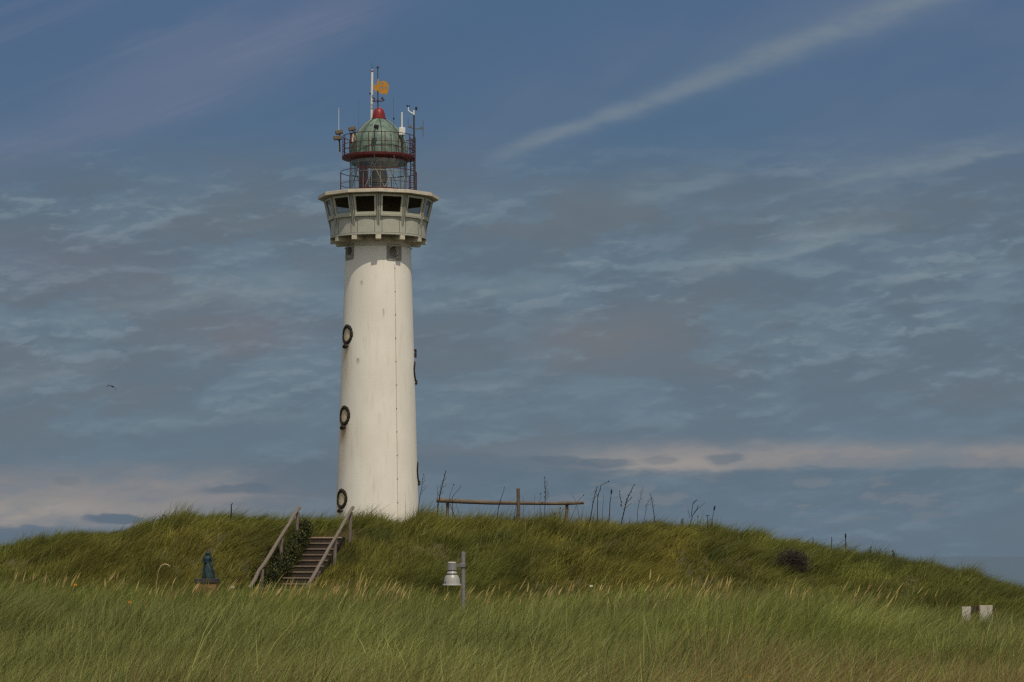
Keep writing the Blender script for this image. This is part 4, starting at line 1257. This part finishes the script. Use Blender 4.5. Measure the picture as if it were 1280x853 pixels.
# ------------------------------------------------------------------ weeds on the crest
YW = 95.9
def weed(spec, label, m='stem_dark', Y=None, group=None, nm='dry_weed', cat='weed'):
    """spec: list of stems; each stem is (points px, radius px, head) with head in None|'ball'|'spike'|'bud'"""
    Y = Y or YW
    (bx0, by0) = spec[0][0][0]
    e_loc = at(bx0, by0, Y)
    bm = bmesh.new()
    pm = Y / F
    def r_(px, py, d=0.0): return at(px, py, Y + d) - e_loc
    for pts, rad_, head in spec:
        dd = random.uniform(-.12, .12)
        q = [r_(px, py, dd) for px, py in pts]
        first = pts[0] == spec[0][0][0] or pts[0][1] > by0 - 6
        if first: q[0] = q[0] + Vector((0, 0, -.35))
        # a little crookedness
        qq = [q[0]]
        for a, b in zip(q, q[1:]):
            for s in (1, 2, 3):
                p = a.lerp(b, s / 3)
                if s < 3: p = p + Vector((random.gauss(0, .010), random.gauss(0, .010), 0))
                qq.append(p)
        n = len(qq)
        tube(bm, qq, [max(rad_ * pm * (1 - .55 * i / (n - 1)), .004) for i in range(n)], 5)
        end = qq[-1]
        if head == 'ball': bmesh.ops.create_icosphere(bm, subdivisions=1, radius=1.0 * pm, matrix=Matrix.Translation(end))
        if head == 'bud':
            for k in range(5):
                p = qq[-1].lerp(qq[max(0, n - 4)], k * .22) + Vector((random.gauss(0, .015), random.gauss(0, .015), 0))
                bmesh.ops.create_icosphere(bm, subdivisions=1, radius=.62 * pm, matrix=Matrix.Translation(p) @ Matrix.Diagonal((1, 1, 1.6, 1)))
        if head == 'spike':
            d = (qq[-1] - qq[-3]).normalized()
            tube(bm, [end - d * 5 * pm, end - d * 3 * pm, end, end + d * 1.5 * pm], [.5 * pm, 1.1 * pm, .9 * pm, .1 * pm], 6)
    o = obj(nm, bm, m); o.location = e_loc
    return tag(o, label, cat, group)

def twigs(p0, p1, n, ln, rad=.3, side=0, ang=55):
    out = []
    for k in range(n):
        t = .3 + .65 * (k + .5) / n
        x, y = p0[0] + (p1[0] - p0[0]) * t, p0[1] + (p1[1] - p0[1]) * t
        base = math.atan2(p1[1] - p0[1], p1[0] - p0[0])
        sg = side or (1 if k % 2 else -1)
        a = base + sg * R(ang * random.uniform(.6, 1.1)); L = ln * random.uniform(.6, 1.2) * (1.15 - t * .6)
        out.append(([(x, y), (x + math.cos(a) * L * .6, y + math.sin(a) * L * .6), (x + math.cos(a - sg * .4) * L, y + math.sin(a - sg * .4) * L)], rad, None))
    return out
def st(*pts, r=.7, h=None): return (list(pts), r, h)

weed([st((521, 642), (525, 620), (529.5, 592), r=.6)] + twigs((523, 630), (529, 596), 6, 11, .28, 1), 'thin pale dry weed with side twigs against the foot of the white tower', 'stem_pale')
weed([st((544, 646), (550, 618), (557.5, 588), r=.9)] + twigs((546, 638), (557, 592), 7, 9, .35) + [st((546, 642), (546.5, 606), r=.4)], 'tallest dark twiggy weed beside the left end of the log barrier')
weed([st((560, 640), (562, 622), (567, 606), r=.45, h='ball')], 'slim weed with a round seed head above the left post of the log barrier', 'stem_pale')
weed([st((566, 634), (565, 622), (577, 606.5), r=.5)], 'bare stalk slanting up over the log rail beside its left post')
weed([st((573, 646), (562.5, 630), r=.75), st((577, 646), (570, 631), r=.45)], 'fallen dark stalks leaning under the log rail beside its left post')
weed([st((619, 648), (626, 625), (630.5, 608), r=.55)] + [st((619, 645), (625, 624), r=.35)], 'straight bare stalk slanting behind the log rail left of the tall middle post')
weed([st((641, 650), (645.5, 630), r=.6)], 'short dark stalk leaning on the tall middle post of the log barrier')
weed([st((652, 648), (655, 632), (653, 620), r=.35), st((668, 648), (668.5, 618), r=.3), st((675, 648), (675.8, 617), r=.35, h='ball')], 'faint thin stalks behind the log rail right of its tall middle post', 'stem_pale')
weed([st((680.5, 656), (681.3, 625), (681.2, 596.5), r=.65, h='bud')] + twigs((681, 640), (681, 600), 6, 11, .3, 1), 'tall upright budded weed behind the log rail between middle and right posts')
weed([st((712, 640), (723, 626), (729.5, 619.5), r=.35, h='ball'), st((726, 640), (720, 628), (714.5, 616), r=.3), st((722, 638), (712, 646), r=.3)], 'crossed thin twigs behind the right end of the log rail', 'stem_pale')
weed([st((700, 650), (700, 635), r=.5, h='bud'), st((694, 652), (693, 642), r=.4, h='ball')], 'short leafy stalk in the grass left of the right fence post', 'stem_green')
weed([st((736, 652), (741, 630), (746.5, 609), r=.75, h='bud')] + twigs((738, 640), (746, 612), 3, 7, .3), 'dark weed with a thick brown head beside the bent weed')
weed([st((746, 653), (747, 622), (751, 607), (760.8, 601.8), r=.6, h='ball')] + twigs((747, 630), (750, 610), 2, 6, .3), 'weed whose tip bends over sideways right of the log barrier')
weed([st((752, 650), (754.6, 618), r=.4)], 'faint plain stalk standing just behind the bent weed', 'stem_pale')
weed([st((759.5, 648), (762.5, 628), (764.5, 613), r=.7, h='spike')], 'dark weed with a narrow pointed spike right of the bent weed')
weed([st((775, 650), (783, 626), (792.5, 606), r=.8, h='bud'), st((777, 634), (774, 614), r=.5, h='bud'), st((781, 631), (789.5, 622), r=.4, h='bud'), st((779, 637), (790, 629), r=.35)], 'largest forked dark weed with bud clusters on the crest')
weed([st((795, 650), (799, 628), (804, 609), r=.45)] + twigs((796, 640), (804, 612), 4, 8, .25), 'pale feathery weed right of the largest forked weed', 'stem_pale')
weed([st((803, 650), (808, 634), (814, 621), r=.45)] + twigs((804, 642), (813, 623), 4, 8, .25), 'pale twiggy weed leaning into the stalk that tilts backwards', 'stem_pale')
weed([st((820, 650), (816, 634), (812.8, 617.5), r=.6)] + twigs((819, 644), (813, 620), 3, 7, .3, 1), 'dark stalk tilting backwards against the lean of all the others')
weed([st((859, 654), (866, 644), (873, 633), r=.6, h='bud'), st((864, 646), (866, 630), (870.5, 625.5), r=.45, h='bud'), st((868, 640), (882, 628), r=.28), st((862, 648), (860, 634), r=.3)], 'small bushy dark weed on the slope right of the crest weeds')
weed([st((853, 660), (852.8, 649), r=1.1, h='bud')] + twigs((853, 658), (853, 649), 4, 4, .5), 'stubby green spike rising from grass below the small bushy weed', 'stem_green')
weed([st((872, 654), (872.4, 645.5), r=.5, h='ball')], 'tiny stub of a weed just right of the bushy weed', 'stem_green')
weed([st((884, 662), (884.6, 644.5), r=.8), st((882.4, 645), (887, 644.4), r=.6)], 'short flat topped stalk on the falling slope of the dune')
weed([st((889.5, 662), (891, 646), (893.5, 633.5), r=.5, h='spike'), st((889, 662), (889, 649), r=.8)], 'slender pointed stalk beside the flat topped one')
weed([st((1057, 694), (1057, 668), r=1.0, h='spike')] + twigs((1057, 690), (1057, 680), 4, 5, .4), 'upright thick dark stalk alone on the lower right slope')
weed([st((1039.5, 686), (1039.6, 671), r=.8)], 'shorter dark stub left of the thick lone stalk')
weed([st((1016, 682), (1016.3, 672.5), r=.9, h='bud')], 'smallest knobbly stub on the slope left of the two stalks', 'stem_green')
weed([st((288, 644), (289, 632), (290.5, 629), r=1.0)], 'dark stub on the crest above the statue', 'stem_dark')
random.seed(21)
for lab, bx_0, by_0, sp_ in (('low sprawling weed with dark leaves on the left crest of the dune', 206, 652, 9), ('low tangled weed with many thin stems on the right slope', 1105, 694, 24)):
    S = []
    for k in range(12):
        x = bx_0 + random.uniform(-sp_, sp_); S.append(st((x, by_0 + 3 + (x - bx_0) * .2), (x + random.uniform(-1, 5), by_0 - random.uniform(3, 9) + (x - bx_0) * .2), r=.45, h='bud' if k % 2 else None))
    weed(S, lab, 'stem_green' if sp_ < 10 else 'stem_dark')

# ------------------------------------------------------------------ leafy bush by the stairs, brown shrub, flowers
def leaf_cloud(bm, centers, n, size, mi=0, flat_=.5, droop=0):
    for _ in range(n):
        c, r = random.choice(centers)
        d = Vector((random.gauss(0, 1), random.gauss(0, 1), random.gauss(0, 1))).normalized() * (random.random() ** .4)
        p = Vector(c) + Vector((d.x * r[0], d.y * r[1], d.z * r[2]))
        a = Vector((random.gauss(0, 1), random.gauss(0, 1), random.gauss(.3, .7))).normalized()
        b = a.cross(Vector((random.gauss(0, 1), random.gauss(0, 1), random.gauss(0, 1)))).normalized()
        s = size * random.uniform(.6, 1.4)
        vv = [bm.verts.new(p + a * s + b * 0), bm.verts.new(p + b * s * .38), bm.verts.new(p - a * s), bm.verts.new(p - b * s * .38)]
        bm.faces.new(vv).material_index = mi
M['leaf_dark'] = mat('leaf_dark', (.036, .050, .016), .7, .55, 6.0)
M['leaf_mid'] = mat('leaf_mid', (.075, .080, .018), .7, .5, 6.0)
M['twig_brown'] = mat('twig_brown', (.062, .045, .036), .85, .4, 10.0)
lb = empty('leafy_bush', at(372, 735, 91.0)); tag(lb, 'dark green leafy bush with tiny yellow flowers beside the wooden stairs', 'bush')
cen = []
for s, w, dz_, rad_ in ((.2, -1.05, .20, .55), (.8, -.95, .28, .58), (1.4, -.85, .30, .58), (2.0, -.75, .32, .56), (2.6, -.68, .34, .54), (3.2, -.68, .36, .5), (3.8, -.8, .38, .46), (1.2, -1.4, .4, .5), (2.4, -1.3, .4, .5)):
    p = ST_B + st_d * s + st_n * w
    cen.append((Vector((p.x, p.y, ST_B.z + ST_RISE * s / ST_L + dz_ - .04)) - lb.location, (rad_ * .72, rad_ * .75, rad_ * .86)))
bm = bmesh.new(); leaf_cloud(bm, cen, 5200, .042); leaf_cloud(bm, cen, 5200, .042, 1)
obj('foliage', bm, ['leaf_dark', 'leaf_mid'], lb)
bm = bmesh.new()
for c_, r_ in cen:
    for k in range(5): tube(bm, [c_ + Vector((random.gauss(0, .1), random.gauss(0, .1), -.8)), c_ + Vector((random.gauss(0, .25), random.gauss(0, .2), .3))], [.012, .004], 4)
obj('stems', bm, 'stem_green', lb)
bm = bmesh.new()
for k in range(34):
    c_, r_ = random.choice(cen[1:])
    d = Vector((random.uniform(-.2, 1), -random.random() - .2, random.uniform(-.6, 1))).normalized()
    p = c_ + Vector((d.x * r_[0], d.y * r_[1], d.z * r_[2])) * 1.05
    bmesh.ops.create_icosphere(bm, subdivisions=1, radius=random.uniform(.012, .022), matrix=Matrix.Translation(p) @ Matrix.Diagonal((1, 1, .6, 1)))
obj('blossoms', bm, 'petal_yellow', lb)['kind'] = 'stuff'

bs = empty('brown_shrub', at(990, 712, 92.3)); tag(bs, 'rounded brown twiggy shrub on the right slope of the dune', 'shrub')
bz = float(ground(bs.location.x, bs.location.y)) - bs.location.z
bm = bmesh.new()
for k in range(420):
    a = random.uniform(0, 2 * PI); e_ = random.uniform(.05, 1.5); L = random.uniform(.45, .75)
    d = Vector((math.cos(a) * math.cos(e_) * 1.1, math.sin(a) * math.cos(e_), math.sin(e_) * 1.05))
    p0 = Vector((random.gauss(0, .14), random.gauss(0, .12), bz))
    m1 = p0 + d * L * .5 + Vector((random.gauss(0, .05), random.gauss(0, .05), random.gauss(0, .05)))
    e1 = p0 + d * L + Vector((random.gauss(0, .08), random.gauss(0, .08), random.gauss(0, .08)))
    tube(bm, [p0, m1, e1], [.010, .008, .004], 4, cap=False)
    for q in range(2):
        t = m1.lerp(e1, random.random()); tube(bm, [t, t + Vector((random.gauss(0, .1), random.gauss(0, .1), random.gauss(.05, .08)))], [.006, .003], 3, cap=False)
obj('twigs', bm, 'twig_brown', bs)
bm = bmesh.new(); leaf_cloud(bm, [(Vector((0, 0, bz + .40)), (.62, .5, .40))], 2600, .030)
obj('leaves', bm, mat('shrub_leaf', (.058, .045, .034), .8, .5, 6.0), bs)

def flower(px, py, Y, m, label, r=.045, cat='flower', stem=True):
    loc = at(px, py, Y); gzv = float(ground(loc.x, Y))
    e = empty('flower', (loc.x, Y, gzv)); tag(e, label, cat)
    h = loc.z - gzv
    bm = bmesh.new(); tube(bm, [(-.05, 0, 0), (-.02, 0, h * .5), (0, 0, h)], [.006, .005, .005], 5); obj('stem', bm, 'stem_green', e)
    bm = bmesh.new()
    for k in range(11):
        a = 2 * PI * k / 11
        d = Vector((math.cos(a), -.35, math.sin(a) * .7 + .25)); q = Vector((-math.sin(a), 0, math.cos(a))) * .35
        c0 = Vector((0, -.01, h))
        bm.faces.new([bm.verts.new(c0), bm.verts.new(c0 + (d * .6 + q) * r), bm.verts.new(c0 + d * r * 1.1), bm.verts.new(c0 + (d * .6 - q) * r)])
    bmesh.ops.create_icosphere(bm, subdivisions=1, radius=r * .38, matrix=Matrix.Translation((0, -.02, h)))
    obj('blossom', bm, m, e)
    return e
flower(94.5, 731.5, 55, 'petal_orange', 'single orange flower on a dark stem at the far left of the grass', .038)
flower(162.5, 753, 50, 'petal_orange', 'orange flower in the near grass left of the statue', .036)
flower(887, 788, 38, 'petal_yellow', 'dull yellow flower in the near grass below the brown shrub', .030)
flower(934, 846, 26.5, 'petal_orange', 'small orange flower at the lower edge of the grass', .026)
flower(961, 851, 26, 'petal_orange', 'lowest orange flower almost cut by the bottom of the picture', .022)
flower(739, 733, 84, 'petal_white', 'tiny white flower alone in the dark grass below the fence', .05)
flower(291, 734.5, 83, 'petal_white', 'tiny white flower between the statue and the stairs', .06)

ast_l = at(195, 728, 62)
bm = bmesh.new()
pp = [(195, 745), (196, 726), (198, 714), (201.5, 707.4), (206, 705.2), (210, 706.4), (213, 708.6)]
tube(bm, [at(px, py, 62) - ast_l for px, py in pp], [.007, .007, .007, .013, .017, .014, .006], 6)
o = obj('arched_straw', bm, 'straw', smooth=True); o.location = ast_l; tag(o, 'pale straw stalk arching over above the grass beside the statue', 'grass stalk')
